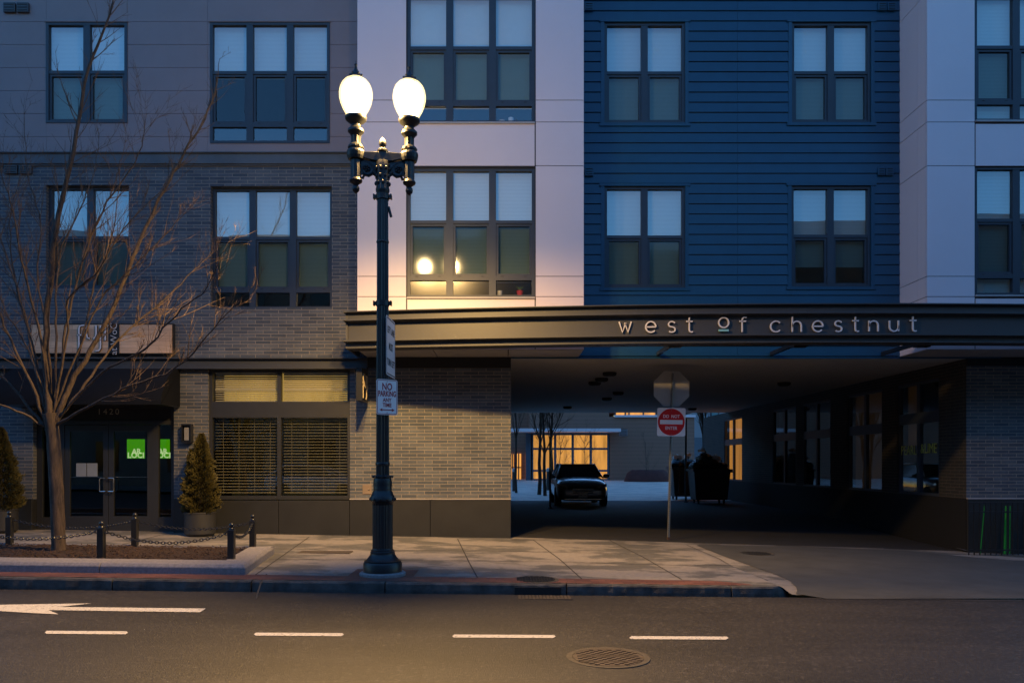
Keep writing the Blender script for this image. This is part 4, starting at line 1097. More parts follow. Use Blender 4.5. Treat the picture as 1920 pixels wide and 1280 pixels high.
b = MB(); b.tube([Mn @ Vector((0, .2, -.01)), Mn @ Vector((0, .2, .008))], .006, 8); b.tube([Mn @ Vector((0, -.2, -.01)), Mn @ Vector((0, -.2, .008))], .006, 8); b.build('bolt', M_galv, t)
b = MB(); b.box(lx - .02, PX(726, 9.98) + .02, 9.97, LD, zz(730) - .01, zz(730) + .01); b.box(lx - .02, PX(726, 9.98) + .02, 9.97, LD, zz(764) - .01, zz(764) + .01); b.build('mounting_band', M_galv, t)
Ml = face_cam(-1.495, 10.17, zz(650.5), R(87.5))
t = thing('lane_sign', (-1.5, 10.17, zz(708)), 'white LEFT LANE MUST TURN LEFT sign seen edge-on on the lamp post', 'sign')
plate(t, 'plate', rrect(.61, .762, .04), Ml, .003, M_whitepaint)
border(t, 'border', .58, .732, .035, Ml, .014, .0045, M_blackprint)
for body, y in (('LEFT LANE', .21), ('MUST', 0), ('TURN LEFT', -.21)): text_obj('lettering', body, .135 if body == 'MUST' else .125, Ml @ T((0, y, .0045)), M_blackprint, t, .001, sx=.80, offset=.002)
b = MB(); b.box(-1.56, -1.50, 10.06, 10.12, zz(620), zz(617)); b.box(-1.56, -1.50, 10.06, 10.12, zz(690), zz(687)); b.build('mounting_band', M_galv, t)

# =================================================================== DO NOT ENTER post
pb = G(1253, 1011); pd = pb.y; Sp = F / pd
t = thing('sign_post', pb, 'perforated galvanised sign post leaning slightly at the underpass mouth', 'sign post')
b = MB(); top = Vector((PX(1261.5, pd), pd, PZ(700, pd))); base = Vector((pb.x, pd, pb.z - .05))
w_ = .026
n = 90
b.tube([base, top], .026, 4); b.build('post', M_galv, t)
b = MB()
for i in range(n):
    p = base.lerp(top, (i + .5) / n); b.box(p.x - .006, p.x + .006, p.y - .0265, p.y - .02, p.z - .007, p.z + .007)
b.build('punched_holes', M_black, t)
b = MB(); b.tube([base - Vector((0, 0, .1)), base.lerp(top, .03)], .034, 4); b.build('sleeve', plain('rusty_sleeve', (.07, .04, .03), .8), t)
cx_, cz_ = PX(1258.5, pd - .05), PZ(791, pd - .05)
Md = face_cam(cx_, pd - .055, cz_, 0) @ Matrix.Rotation(R(-.9), 4, 'Z')
t = thing('no_entry_sign', (cx_, pd - .05, PZ(819, pd)), 'square white sign with red disc reading DO NOT ENTER', 'sign')
plate(t, 'plate', rrect(.585, .585, .035), Md, .003, M_whitepaint)
plate(t, 'disc', [(.277 * math.cos(a * math.pi / 24), .277 * math.sin(a * math.pi / 24)) for a in range(48)], Md, .002, M_redpaint, .003)
plate(t, 'bar', [(-.235, -.045), (.235, -.045), (.235, .045), (-.235, .045)], Md, .001, M_whitepaint, .005)
text_obj('lettering', 'DO  NOT', .094, Md @ T((0, .115, .0062)), M_whitepaint, t, .001, sx=.85, offset=.001)
text_obj('lettering', 'ENTER', .098, Md @ T((0, -.128, .0062)), M_whitepaint, t, .001, sx=.85, offset=.001)
b = MB(); b.tube([Md @ Vector((0, .24, -.04)), Md @ Vector((0, .24, .008))], .006, 8); b.tube([Md @ Vector((0, -.24, -.04)), Md @ Vector((0, -.24, .008))], .006, 8); b.build('bolt', M_galv, t)
cx_, cz_ = PX(1259, pd + .05), PZ(729, pd + .05)
Ms = face_cam(cx_, pd + .045, cz_, 0) @ Matrix.Rotation(R(-1), 4, 'Z')
t = thing('stop_sign', (cx_, pd + .05, PZ(764, pd)), 'bare grey back of an octagonal sign above the DO NOT ENTER sign', 'sign')
ro = .37 / math.cos(R(22.5)); oc = [(ro * math.cos(R(22.5 + 45 * k)), ro * math.sin(R(22.5 + 45 * k))) for k in range(8)]
plate(t, 'plate', oc, Ms, .003, plain('aluminium_back', (.36, .35, .33), .5, .2, vary=.06))
plate(t, 'sign_face', [(x * .99, y * .99) for x, y in oc], Ms, -.001, M_redpaint, -.0005)

# =================================================================== PLANTER
x0f, x0b = PX(460, 9.94), -3.62
dfr_, dbk = 9.94, 12.15
gt = .14
b = MB()
def kslab(path, inner):
    pass
prof = [(0, -.1), (0, .095), (.035, .135), (.33, .15), (.33, -.1)]
t = thing('raised_planter', (-8, 11, gz(-8, 11)), 'long raised planting bed edged with pale granite in the pavement', 'planter')
def edge(p0, p1, inward, segs):
    p0 = Vector(p0); p1 = Vector(p1); inward = Vector(inward); L = (p1 - p0).length; u = (p1 - p0).normalized(); a = 0
    b = MB()
    for s0, s1, m0, m1 in segs:   # m0,m1: mitre flags
        vs = []
        for q, mt in ((s0, m0), (s1, m1)):
            for o_, z in prof:
                p = p0 + u * (q + (mt * o_)) + inward * o_
                vs.append((p.x, p.y, gz(p.x, min(p.y, D0)) + z))
        n = len(prof); fs = [(k, k + 1, n + k + 1, n + k) for k in range(n - 1)] + [tuple(range(n)), tuple(range(n, 2 * n))]
        b.add(vs, fs)
    return b
FL = (-16, dfr_, 0); FR = (x0f, dfr_, 0)
Lf = x0f + 16
j1 = PX(187, dfr_) + 16
b = edge(FL, FR, (0, 1, 0), [(0, j1 - 2.4 - .006, 0, 0), (j1 - 2.4, j1 - .006, 0, 0), (j1, Lf, 0, -1)]); bevel(b.build('granite_edge', M_granite, t), .008, 1)
u = Vector((x0b - x0f, dbk - dfr_, 0)); Ls = u.length; un = u.normalized(); inn = Vector((-un.y, un.x, 0))
b = edge(FR, (x0b, dbk, 0), inn, [(0, Ls, 1, -1)]); bevel(b.build('granite_edge', M_granite, t), .008, 1)
prof = [(0, -.1), (0, .12), (.15, .13), (.15, -.1)]
b = edge((x0b, dbk, 0), (-16, dbk, 0), (0, -1, 0), [(0, 16 + x0b, 0, 0)]); b.build('granite_edge', M_granite, t)
b = MB(); rng = random.Random(3); xs = frange(-16, x0f - .2, .09); dd_ = frange(dfr_ + .3, dbk - .1, .09)
vs = []
for d in dd_:
    for x in xs:
        xm = min(x, x0f - .22 - (d - dfr_) * .13); vs.append((xm, d, gz(xm, d) + .10 + rng.uniform(-.012, .03)))
nx = len(xs); b.add(vs, [(j * nx + i, j * nx + i + 1, (j + 1) * nx + i + 1, (j + 1) * nx + i) for j in range(len(dd_) - 1) for i in range(nx - 1)])
b.build('mulch', M_mulch, t, smooth=True, fix=False)
b = MB(); M_chip = plain('mulch_chip', (.055, .03, .02), .9, vary=.6, scale=12)
for i in range(2600):
    x = rng.uniform(-11, x0f - .5); d = rng.uniform(dfr_ + .36, dbk - .2); l_ = rng.uniform(.015, .045); a = rng.uniform(0, 3.14)
    Mx = T((x, d, gz(x, d) + .125 + rng.uniform(0, .02))) @ Matrix.Rotation(a, 4, 'Z') @ Matrix.Rotation(rng.uniform(-.5, .5), 4, 'Y'); b.mbox(Mx, l_, l_ * .35, .006)
o = b.build('mulch_chips', M_chip, t, fix=False); o['kind'] = 'stuff'
# planter posts
posts = []
proto = None
def post(x, d, label):
    global proto
    z = gz(x, d) + .09
    if proto is None:
        t = thing('planter_post', (x, d, z), label, 'post', 'black chain posts round the planter')
        b = MB(); b.box(x - .075, x + .075, d - .075, d + .075, z, z + .02); b.box(x - .043, x + .043, d - .043, d + .043, z + .02, z + .45); bevel(b.build('shaft', M_blkpaint, t), .006, 2)
        b = MB(); b.lathe([(.03, z + .45), (.036, z + .46), (.03, z + .475), (.018, z + .482)], (x, d, 0), 16); b.sphere((x, d, z + .51), .034, 14, 10); b.build('ball_cap', M_blkpaint, t, smooth=True)
        proto = t; proto_label = label
    else:
        t = copy_thing(proto, (x, d, z), label)
    return Vector((x, d, z + .42))
dF, dB = 10.42, 12.0
F0 = post(PX(-75, dF), dF, 'black ball-topped post of the planter front row beyond the left edge')
F1 = post(PX(190, dF), dF, 'black ball-topped post in the front row of the planter beside the tree')
F2 = post(PX(434, dF), dF, 'black ball-topped post at the front right corner of the planter')
B0 = post(PX(18, dB), dB, 'black ball-topped post in the back row left of the tree')
B1_ = post(PX(253, dB), dB, 'black ball-topped post in the back row in front of the entrance doors')
B2_ = post(PX(474, dB), dB, 'black ball-topped post at the back right corner of the planter')
def chain(p, q, sag, label):
    L = (q - p).length; n = int(L / .042); b = MB()
    c0_ = p
    for i in range(n):
        t_ = (i + .5) / n; c = p.lerp(q, t_) - Vector((0, 0, sag * 4 * t_ * (1 - t_)))
        t2 = t_ + .01; c2 = p.lerp(q, t2) - Vector((0, 0, sag * 4 * t2 * (1 - t2))); d = (c2 - c).normalized()
        s = d.cross(Vector((0, 0, 1))).normalized(); up = s.cross(d)
        v = up if i % 2 else s
        P = [c + d * (.030 * math.cos(a)) + v * (.018 * math.sin(a)) for a in [k * math.pi / 4 for k in range(9)]]
        b.tube(P, .0062, 5, caps=False)
    o = b.build('chain', M_blkpaint, fix=False); recentre(o); tag(o, label, 'chain', 'chains between the planter posts')
chain(F0, F1, .13, 'black chain hanging in the planter front row in front of the tree trunk')
chain(F1, F2, .16, 'long black chain sagging between the two front right planter posts')
chain(B0, B1_, .13, 'black chain in the back row running behind the tree trunk')
chain(B1_, B2_, .12, 'black chain in the back row in front of the potted conifer')
chain(F2, B2_, .14, 'short black chain across the right end of the planter')

# =================================================================== BARE TREE
rng = random.Random(11)
TD = 11.35
tb = G(110, 1033); 
def tp(px, py, dz=0): d = TD + dz; return Vector((PX(px, d), d, PZ(py, d)))
TR = thing('bare_tree', (tp(110, 1036).x, TD, gz(-6.5, TD) + .08), 'large leafless street tree with many upright branches in the planter', 'tree')
def smooth_path(pts, n=5, jit=.0):
    out = []; m = len(pts)
    for i in range(m - 1):
        p0 = pts[max(0, i - 1)]; p1 = pts[i]; p2 = pts[i + 1]; p3 = pts[min(m - 1, i + 2)]
        for k in range(n):
            t = k / n
            out.append(.5 * ((2 * p1) + (p2 - p0) * t + (2 * p0 - 5 * p1 + 4 * p2 - p3) * t * t + (3 * p1 - p0 - 3 * p2 + p3) * t ** 3))
    out.append(pts[-1])
    return [p + Vector((rng.uniform(-jit, jit), rng.uniform(-jit, jit), rng.uniform(-jit, jit))) if 0 < i < len(out) - 1 else p for i, p in enumerate(out)]
tk = smooth_path([tp(111, 1045), tp(110, 1030), tp(108, 960), tp(104, 880), tp(100, 825), tp(97, 795), tp(95, 775)], 4)
nn = len(tk); rad = []
for i, p in enumerate(tk):
    f_ = i / (nn - 1); rad.append(.098 - .012 * f_ + (.022 * (1 - f_ * 7) if f_ < .14 else 0) + (.018 * sstep(.8, 1, f_)))
b = MB(); b.tube(tk, rad, 20)
b.v = [(v[0] + rng.uniform(-.004, .004), v[1] + rng.uniform(-.004, .004), v[2]) for v in b.v]; b.build('trunk', M_bark, TR, smooth=True)
MAIN = [  # (pixel path, depth change at the tip, base radius)
 ([(95, 790), (86, 690), (88, 600), (105, 430), (138, 280), (165, 130), (205, 30), (222, -60)], -.3, .062),
 ([(105, 790), (120, 745), (150, 690), (205, 592), (262, 452), (318, 335), (355, 270), (398, 190), (412, 110)], .3, .05),
 ([(108, 795), (150, 772), (230, 730), (330, 690), (400, 615), (450, 560)], -.8, .034),
 ([(100, 780), (112, 700), (128, 590), (165, 460), (200, 380), (262, 290), (270, 225)], -.6, .032),
 ([(90, 785), (70, 700), (45, 590), (10, 470), (-30, 390)], .5, .04),
 ([(86, 790), (50, 700), (0, 590), (-50, 500)], -.5, .038),
 ([(84, 800), (40, 745), (-10, 690), (-70, 640)], .2, .034),
 ([(92, 770), (80, 660), (58, 560), (36, 470), (20, 380), (-8, 300)], -.9, .03),
 ([(100, 770), (104, 680), (106, 560), (112, 480), (150, 390), (175, 330), (186, 250)], .8, .026),
 ([(110, 785), (160, 720), (220, 640), (280, 585), (350, 520), (395, 480)], 1.0, .03),
 ([(104, 780), (140, 690), (165, 590), (180, 520), (230, 430), (300, 360), (330, 300)], 1.2, .028),
 ([(112, 782), (190, 700), (270, 655), (330, 590), (385, 540), (420, 470)], -1.2, .026),
 ([(88, 775), (66, 690), (28, 610), (-12, 560), (-60, 480)], 1.2, .026),
 ([(96, 760), (90, 640), (70, 520), (76, 420), (52, 330), (45, 210)], .9, .024),
 ([(102, 765), (125, 640), (128, 560), (190, 500), (215, 420), (225, 300)], -1.3, .024),
 ([(88, 800), (30, 770), (-40, 740), (-90, 700)], -.9, .026),
 ([(100, 775), (150, 650), (190, 560), (250, 500), (300, 450), (345, 400)], -.3, .022),
 ([(90, 760), (60, 640), (30, 540), (18, 420), (40, 320)], .2, .024),
]
br = MB(); tw = MB(); ntw = [0]
def twig(bb, p, d, L, r, depth):
    n = 5; pts = [p]; q = p.copy(); dd = d.copy()
    for i in range(n):
        dd = (dd + Vector((rng.uniform(-.10, .10), rng.uniform(-.10, .10), rng.uniform(-.02, .12)))).normalized(); q = q + dd * L / n; pts.append(q.copy())
    bb.tube(pts, [r * (1 - .75 * i / n) for i in range(n + 1)], 4 if r < .006 else 5, caps=False); ntw[0] += 1
    if depth > 0:
        k = rng.randint(2, 5) if depth > 1 else rng.randint(2, 4)
        for j in range(k):
            t_ = rng.uniform(.2, .95); i = min(n - 1, int(t_ * n)); s = pts[i].lerp(pts[i + 1], t_ * n - i)
            ax = Vector((rng.uniform(-1, 1), rng.uniform(-1, 1), rng.uniform(-1, 1))).normalized()
            nd = (Matrix.Rotation(R(rng.uniform(28, 55)) * rng.choice((-1, 1)), 3, ax) @ dd); nd = (nd + Vector((0, 0, .15))).normalized()
            twig(bb, s, nd, L * rng.uniform(.3, .55), max(.0022, r * .55), depth - 1)
for path, dz, r0 in MAIN:
    m = len(path); P = smooth_path([tp(x, y, dz * (i / (m - 1)) ** 1.2) for i, (x, y) in enumerate(path)], 5, .016)
    n = len(P); rr = [max(.003, r0 * (.82 if r0 > .045 else .62) * (1 - i / (n - 1)) ** .85 + .003) for i in range(n)]
    br.tube(P, rr, 10, caps=False)
    tot = sum((P[i + 1] - P[i]).length for i in range(n - 1)); cnt = int(tot * 6)
    for k in range(cnt):
        t_ = rng.uniform(.22, 1) ** .8; f_ = t_ * (n - 1); i = min(n - 2, int(f_)); s = P[i].lerp(P[i + 1], f_ - i); d = (P[i + 1] - P[i]).normalized()
        ax = Vector((rng.uniform(-1, 1), rng.uniform(-1, 1), rng.uniform(-.4, .4))).normalized()
        nd = Matrix.Rotation(R(rng.uniform(25, 60)) * rng.choice((-1, 1)), 3, ax) @ d; nd = (nd + Vector((rng.uniform(-.1, .15), 0, .22))).normalized()
        twig(tw, s, nd, rng.uniform(.25, .95) * (1.1 - .4 * t_), min(rr[i] * .6, rng.uniform(.0045, .009)), 2 if rng.random() < .55 else 1)
br.build('branches', M_bark, TR, smooth=True, fix=False)
tw.build('twigs', M_twig, TR, fix=False)

# =================================================================== POTTED CONIFERS
def conifer(cx, d, base_z, tips, label, seed, potr):
    rng = random.Random(seed)
    t = thing('potted_conifer', (cx, d, gz(cx, d)), label, 'potted plant', 'potted conifers beside the entrance')
    g0 = gz(cx, d)
    b = MB(); b.lathe([(potr * .82, 0), (potr, .05), (potr * 1.0, base_z - .04), (potr * 1.03, base_z - .03), (potr * 1.03, base_z), (potr * .9, base_z), (potr * .9, base_z - .04)], (cx, d, g0), 30); b.build('pot', M_pot, t, smooth=True)
    b = MB(); b.tube([(cx, d, g0 + base_z - .05), (cx, d, g0 + tips[0][1] * .8)], [.03, .01], 6); b.build('trunk', M_bark, t)
    b = MB()
    for tx, tz, rmax, cnt in tips:
        for i in range(cnt):
            h = rng.random() ** 1.15; z = base_z - .02 + (tz - base_z) * h
            prof_ = min(1, .72 + h * 1.8) * (1 - h) ** .72 * 1.05 if h > .15 else (.80 + h * 1.3) * .93
            a = rng.uniform(0, 6.283); lump = 1 + .14 * math.sin(a * 5 + z * 9) + .12 * math.sin(z * 23 + a * 3) + .09 * math.sin(z * 47 - a * 7) + (.18 if rng.random() < .02 else 0)
            r = rmax * prof_ * lump * (1 - .35 * rng.random() ** 2.5)
            c = Vector((cx + tx * h + r * math.cos(a), d + r * math.sin(a), g0 + z)); 
            out = Vector((math.cos(a), math.sin(a), rng.uniform(.4, 1.4))).normalized(); sd_ = out.cross(Vector((rng.uniform(-1, 1), rng.uniform(-1, 1), .3))).normalized()
            l_ = rng.uniform(.025, .055); w_ = l_ * .32
            b.add([c - sd_ * w_, c + sd_ * w_, c + out * l_ + sd_ * w_ * .4, c + out * l_ - sd_ * w_ * .4], [(0, 1, 2, 3)])
    b.build('foliage', M_leaf, t, fix=False)
cxx = PX(375, 14.75)
conifer(cxx, 14.75, .46, [(.03, 1.95, .335, 15000), (-.16, 1.66, .27, 4000)], 'potted conical evergreen right of the entrance below the wall lamp', 2, .285)
conifer(PX(2, 14.75), 14.75, .46, [(.0, 2.0, .36, 14000)], 'potted conical evergreen left of the entrance at the left edge', 4, .285)

# =================================================================== black railing at right with added green glow strips
t = thing('railing', (10.2, 14.75, gz(10, 14.7)), 'low black picket railing in front of the right brick wall', 'railing')
yr = 14.72
b = MB(); zr0, zr1 = PZ(1038, yr), PZ(941, yr)
b.box(8.87, 13.5, yr - .02, yr + .02, zr1 - .035, zr1); b.box(8.87, 13.5, yr - .015, yr + .015, zr1 - .20, zr1 - .17); b.box(8.87, 13.5, yr - .015, yr + .015, zr0 + .06, zr0 + .09); b.build('rails', M_blkpaint, t)
for i in range(44):
    x = 8.87 + i * .105; b = MB(); b.box(x - .008, x + .008, yr - .009, yr + .009, zr0 - .02, zr1 - .035); b.build('picket', M_blkpaint, t)
for i, (a, c, wd) in enumerate(((1838, 1846, .02), (1884, 1887, .05), (1893, 1894, .02))):
    yy = 15.05; b = MB(); b.tube([(PX(a, yy), yy, PZ(1038, yy)), (PX(c, yy), yy, PZ(948, yy))], wd / 2, 8)
    tag(recentre(b.build('green_glow_strip', M_greenglow)), ('thin leaning glow strip imitating a green reflection behind the railing', 'widest upright glow strip imitating a green reflection behind the railing', 'thin upright glow strip imitating a green reflection at the right behind the railing')[i], 'glow strip')  # emissive strips added to imitate green reflections at the railing

# =================================================================== CAR
def make_car(cx, yf, gz0):
    t = thing('parked_car', (cx, yf + 2.2, gz0), 'dark compact SUV parked facing out under the far end of the underpass', 'car')
    W = .90
    # stations: y, half width, z bottom, z shoulder, z top(centre)
    st = [(0, .60, .30, .55, .60), (.06, .76, .24, .66, .72), (.22, .85, .20, .76, .82), (.5, .89, .19, .86, .93), (1.0, .905, .19, .94, 1.01), (1.25, .91, .19, .97, 1.04),
          (2.2, .91, .19, 1.0, 1.05), (3.3, .905, .19, 1.02, 1.06), (3.9, .88, .22, 1.03, 1.06), (4.25, .82, .28, 1.0, 1.03), (4.4, .72, .36, .9, .93)]
    b = MB(); vs = []; ring = 14
    for y, w_, zb, zs, zt in st:
        half = [(0, zb), (w_ * .8, zb), (w_ * .97, zb + .08), (w_, zb + (zs - zb) * .45), (w_ * .985, zb + (zs - zb) * .8), (w_ * .93, zs), (w_ * .6, zt - .015), (0, zt)]
        full = [(x, z) for x, z in half] + [(-x, z) for x, z in half[-2:0:-1]]
        for x, z in full: vs.append((cx + x, yf + y, gz0 + z))
    n = 14; fs = [(i * n + k, i * n + (k + 1) % n, (i + 1) * n + (k + 1) % n, (i + 1) * n + k) for i in range(len(st) - 1) for k in range(n)] + [tuple(range(n)), tuple((len(st) - 1) * n + k for k in range(n))]
    b.add(vs, fs); body = b.build('body', M_carpaint, t, smooth=True)
    m = body.modifiers.new('sub', 'SUBSURF'); m.levels = 1; m.render_levels = 2
    # greenhouse
    def quadx(b, y0, z0, w0, y1, z1, w1): b.quad((cx - w0, yf + y0, gz0 + z0), (cx + w0, yf + y0, gz0 + z0), (cx + w1, yf + y1, gz0 + z1), (cx - w1, yf + y1, gz0 + z1))
    b = MB(); quadx(b, 1.18, 1.0, .74, 1.93, 1.44, .56); b.build('windscreen', M_carglass, t)
    b = MB()
    b.prism([(cx - .60, yf + 1.9, gz0 + 1.43), (cx + .60, yf + 1.9, gz0 + 1.43), (cx + .60, yf + 3.5, gz0 + 1.45), (cx - .60, yf + 3.5, gz0 + 1.45)], (0, 0, .045)); 
    for s in (-1, 1):
        b.tube([(cx + s * .80, yf + 1.12, gz0 + 1.0), (cx + s * .62, yf + 1.92, gz0 + 1.44)], .035, 6); b.tube([(cx + s * .62, yf + 1.9, gz0 + 1.455), (cx + s * .61, yf + 3.5, gz0 + 1.46)], .035, 6); b.tube([(cx + s * .61, yf + 3.45, gz0 + 1.46), (cx + s * .78, yf + 4.15, gz0 + 1.0)], .06, 6)
    bevel(b.build('roof', M_carpaint, t, smooth=True), .02, 2)
    b = MB()
    for s in (-1, 1): b.quad((cx + s * .82, yf + 1.2, gz0 + 1.0), (cx + s * .63, yf + 1.95, gz0 + 1.43), (cx + s * .62, yf + 3.5, gz0 + 1.43), (cx + s * .80, yf + 4.1, gz0 + 1.0))
    b.quad((cx - .75, yf + 4.15, gz0 + 1.0), (cx + .75, yf + 4.15, gz0 + 1.0), (cx + .6, yf + 3.5, gz0 + 1.44), (cx - .6, yf + 3.5, gz0 + 1.44)); b.build('side_windows', M_carglass, t, fix=False)
    b = MB(); b.prism([(cx + x, yf - .012 + abs(x) * .04, gz0 + z) for x, z in ((-.40, .66), (.40, .66), (.34, .47), (-.34, .47))], (0, .1, 0)); gr = b.build('grille', M_black, t)
    b = MB()
    for z in (.52, .57, .62): b.box(cx - .36, cx + .36, yf - .02, yf - .005, gz0 + z, gz0 + z + .008)
    b.build('grille_bar', M_chrome, gr)
    for s in (-1, 1):
        b = MB(); pts = [(.50, .70, .06), (.62, .76, .12), (.84, .80, .32), (.86, .72, .30), (.74, .62, .12), (.54, .60, .03)]
        b.add([(cx + s * x, yf + y - .015, gz0 + z) for x, z, y in pts] + [(cx + s * x, yf + y + .12, gz0 + z) for x, z, y in pts], [tuple(range(6)), tuple(range(6, 12))] + [(k, (k + 1) % 6, 6 + (k + 1) % 6, 6 + k) for k in range(6)]); b.build('headlight', M_lens, t)
        b = MB(); b.box(cx + s * .56, cx + s * .78, yf + .05, yf + .2, gz0 + .30, gz0 + .42); b.build('air_intake', M_black, t)
        b = MB(); b.sphere((cx + s * .98, yf + 1.42, gz0 + 1.04), .12, 12, 8, (1.0, .6, .72)); b.tube([(cx + s * .84, yf + 1.42, gz0 + .98), (cx + s * .95, yf + 1.42, gz0 + 1.0)], .03, 6); b.build('mirror', M_carpaint, t, smooth=True)
        for yw in (.85, 3.5):
            b = MB(); c = Vector((cx + s * .80, yf + yw, gz0 + .34)); b.lathe([(.25, -.11), (.33, -.11), (.345, -.08), (.345, .08), (.33, .11), (.25, .11)], (0, 0, 0), 28)
            Mw = T(c) @ Matrix.Rotation(R(90), 4, 'Y'); b.v = [tuple(Mw @ Vector(v)) for v in b.v]; wh = b.build('wheel', M_rubber, t, smooth=True)
            b = MB(); b.lathe([(.245, -.06), (.245, .10), (.21, .11), (.2, .06), (.05, .07), (.04, .09)], (0, 0, 0), 24); Mw = T(c) @ Matrix.Rotation(R(90 * s), 4, 'Y'); b.v = [tuple(Mw @ Vector(v)) for v in b.v]; b.build('rim', M_galv, wh, smooth=True)
    b = MB(); b.box(cx - .62, cx + .62, yf + .0, yf + .06, gz0 + .26, gz0 + .29); b.build('front_lip', M_chrome, t)
    b = MB(); b.box(cx - .155, cx + .155, yf - .035, yf - .02, gz0 + .335, gz0 + .49); pl = b.build('licence_plate', plain('plate_sheet', (.75, .68, .60), .5), t)
    text_obj('plate_lettering', 'NRT K2', .085, face_cam(cx, yf - .037, gz0 + .41), M_blackprint, pl, .001)
    return t
car_ = make_car(PX(1093, 26.3), 26.3, gz(2.7, 27))
# a pale car parked on the near side of the street, behind the viewer: the shop glass mirrors it
c2 = copy_thing(car_, (-8.3, -3.4, road_z(-8)), 'pale compact car parked on the near side of the street, mirrored in the shop glass', rz=R(90))
M_palecar = plain('pale_car_paint', (.6, .6, .6), .3, coat=.5)
for ch in c2.children:
    if ch.data.materials and ch.data.materials[0] == M_carpaint:
        ch.data = ch.data.copy(); ch.data.materials[0] = M_palecar

# =================================================================== DUMPSTERS
def dumpster(cx, d, w_, h, label):
    g0 = gz(cx, d); t = thing('dumpster', (cx, d + .5, g0), label, 'dumpster', 'wheeled dumpsters in the underpass')
    b = MB(); a = w_ / 2; bt = .14
    vs = [(cx - a * .86, d + .10, g0 + bt), (cx + a * .86, d + .10, g0 + bt), (cx + a * .86, d + .95, g0 + bt), (cx - a * .86, d + .95, g0 + bt), (cx - a, d, g0 + h), (cx + a, d, g0 + h), (cx + a, d + 1.05, g0 + h), (cx - a, d + 1.05, g0 + h)]
    b.add(vs, [(0, 3, 2, 1), (0, 1, 5, 4), (1, 2, 6, 5), (2, 3, 7, 6), (3, 0, 4, 7)])
    b.quad((cx - a * .97, d + .05, g0 + h - .1), (cx + a * .97, d + .05, g0 + h - .1), (cx + a * .97, d + 1.0, g0 + h - .1), (cx - a * .97, d + 1.0, g0 + h - .1))
    for k in (-.6, -.2, .2, .6): b.box(cx + k * a - .03, cx + k * a + .03, d + .005, d + .06, g0 + .3, g0 + h - .1)
    bevel(b.build('bin', M_bin, t), .02, 2)
    b = MB(); b.box(cx - a - .05, cx + a + .05, d - .04, d + .02, g0 + h - .06, g0 + h + .02); b.box(cx - a - .05, cx + a + .05, d + 1.03, d + 1.1, g0 + h - .06, g0 + h + .02); b.box(cx - a - .05, cx - a + .02, d + .02, d + 1.03, g0 + h - .06, g0 + h + .02); b.box(cx + a - .02, cx + a + .05, d + .02, d + 1.03, g0 + h - .06, g0 + h + .02); b.build('rim', M_bin, t)
    b = MB(); b.tube([(cx + a + .02, d + .3, g0 + h - .08), (cx + a + .16, d + .3, g0 + h - .08), (cx + a + .16, d + .7, g0 + h - .08), (cx + a + .02, d + .7, g0 + h - .08)], .025, 6); b.build('handle', M_bin, t)
    for sx_ in (-.7, .7):
        for sy_ in (.2, .85):
            b = MB(); c = Vector((cx + sx_ * a, d + sy_, g0 + .08)); b.lathe([(.08, -.025), (.08, .025)], (0, 0, 0), 16); Mw = T(c) @ Matrix.Rotation(R(90), 4, 'Y'); b.v = [tuple(Mw @ Vector(v)) for v in b.v]; b.box(c.x - .03, c.x + .03, c.y - .03, c.y + .03, c.z + .02, c.z + .09); b.build('caster', M_rubber, t)
    return g0 + h
zA = dumpster(7.68, 28.4, 1.36, 1.26, 'front dumpster with an overfull open top near the right wall')
zB = dumpster(7.5, 31.3, 1.3, 1.32, 'rear dumpster half hidden behind the sign post')
rng = random.Random(8)
def bag(x, y, z, r, label, mat, name='garbage_bag', cat='garbage bag'):
    b = MB(); nu, nv = 16, 11; b.sphere((x, y, z), r, nu, nv, (1.15, 1.0, .72))
    ph = rng.uniform(0, 6)
    b.v = [(v[0] + r * .10 * math.sin(v[2] * 31 + v[1] * 17 + ph), v[1] + r * .08 * math.sin(v[0] * 29 + ph), v[2] + r * .10 * math.sin(v[0] * 23 + v[1] * 27 + ph)) for v in b.v]
    b.tube([(x, y, z + r * .6), (x + r * .1, y, z + r * .85), (x + r * .25, y, z + r * 1.0)], [r * .12, r * .06, r * .16], 7)
    tag(recentre(b.build(name, mat, smooth=True)), label, cat, 'garbage bags heaped on the dumpsters')
bl_ = ['shiny black garbage bag at the left of the heap on the front dumpster', 'black garbage bag in the middle of the front dumpster heap', 'black garbage bag at the right of the front dumpster heap',
       'black garbage bag topmost on the front dumpster heap', 'black garbage bag at the left end of the rear dumpster', 'black garbage bag on the rear dumpster beside the sign post', 'black garbage bag at the right of the rear dumpster', 'crumpled pale garbage bag at the right of the heap']
for (x, y, z, r, mt), lb in zip(((7.25, 28.8, zA + .10, .30, M_bag), (7.7, 28.9, zA + .16, .33, M_bag), (8.1, 28.9, zA + .08, .26, M_bag), (7.55, 29.1, zA + .42, .26, M_bag), (7.12, 31.8, zB + .1, .28, M_bag), (7.55, 31.8, zB + .14, .28, M_bag), (7.95, 31.7, zB + .14, .26, M_bag), (7.98, 29.2, zA + .40, .19, M_paper)), bl_): bag(x, y, z, r, lb, mt)
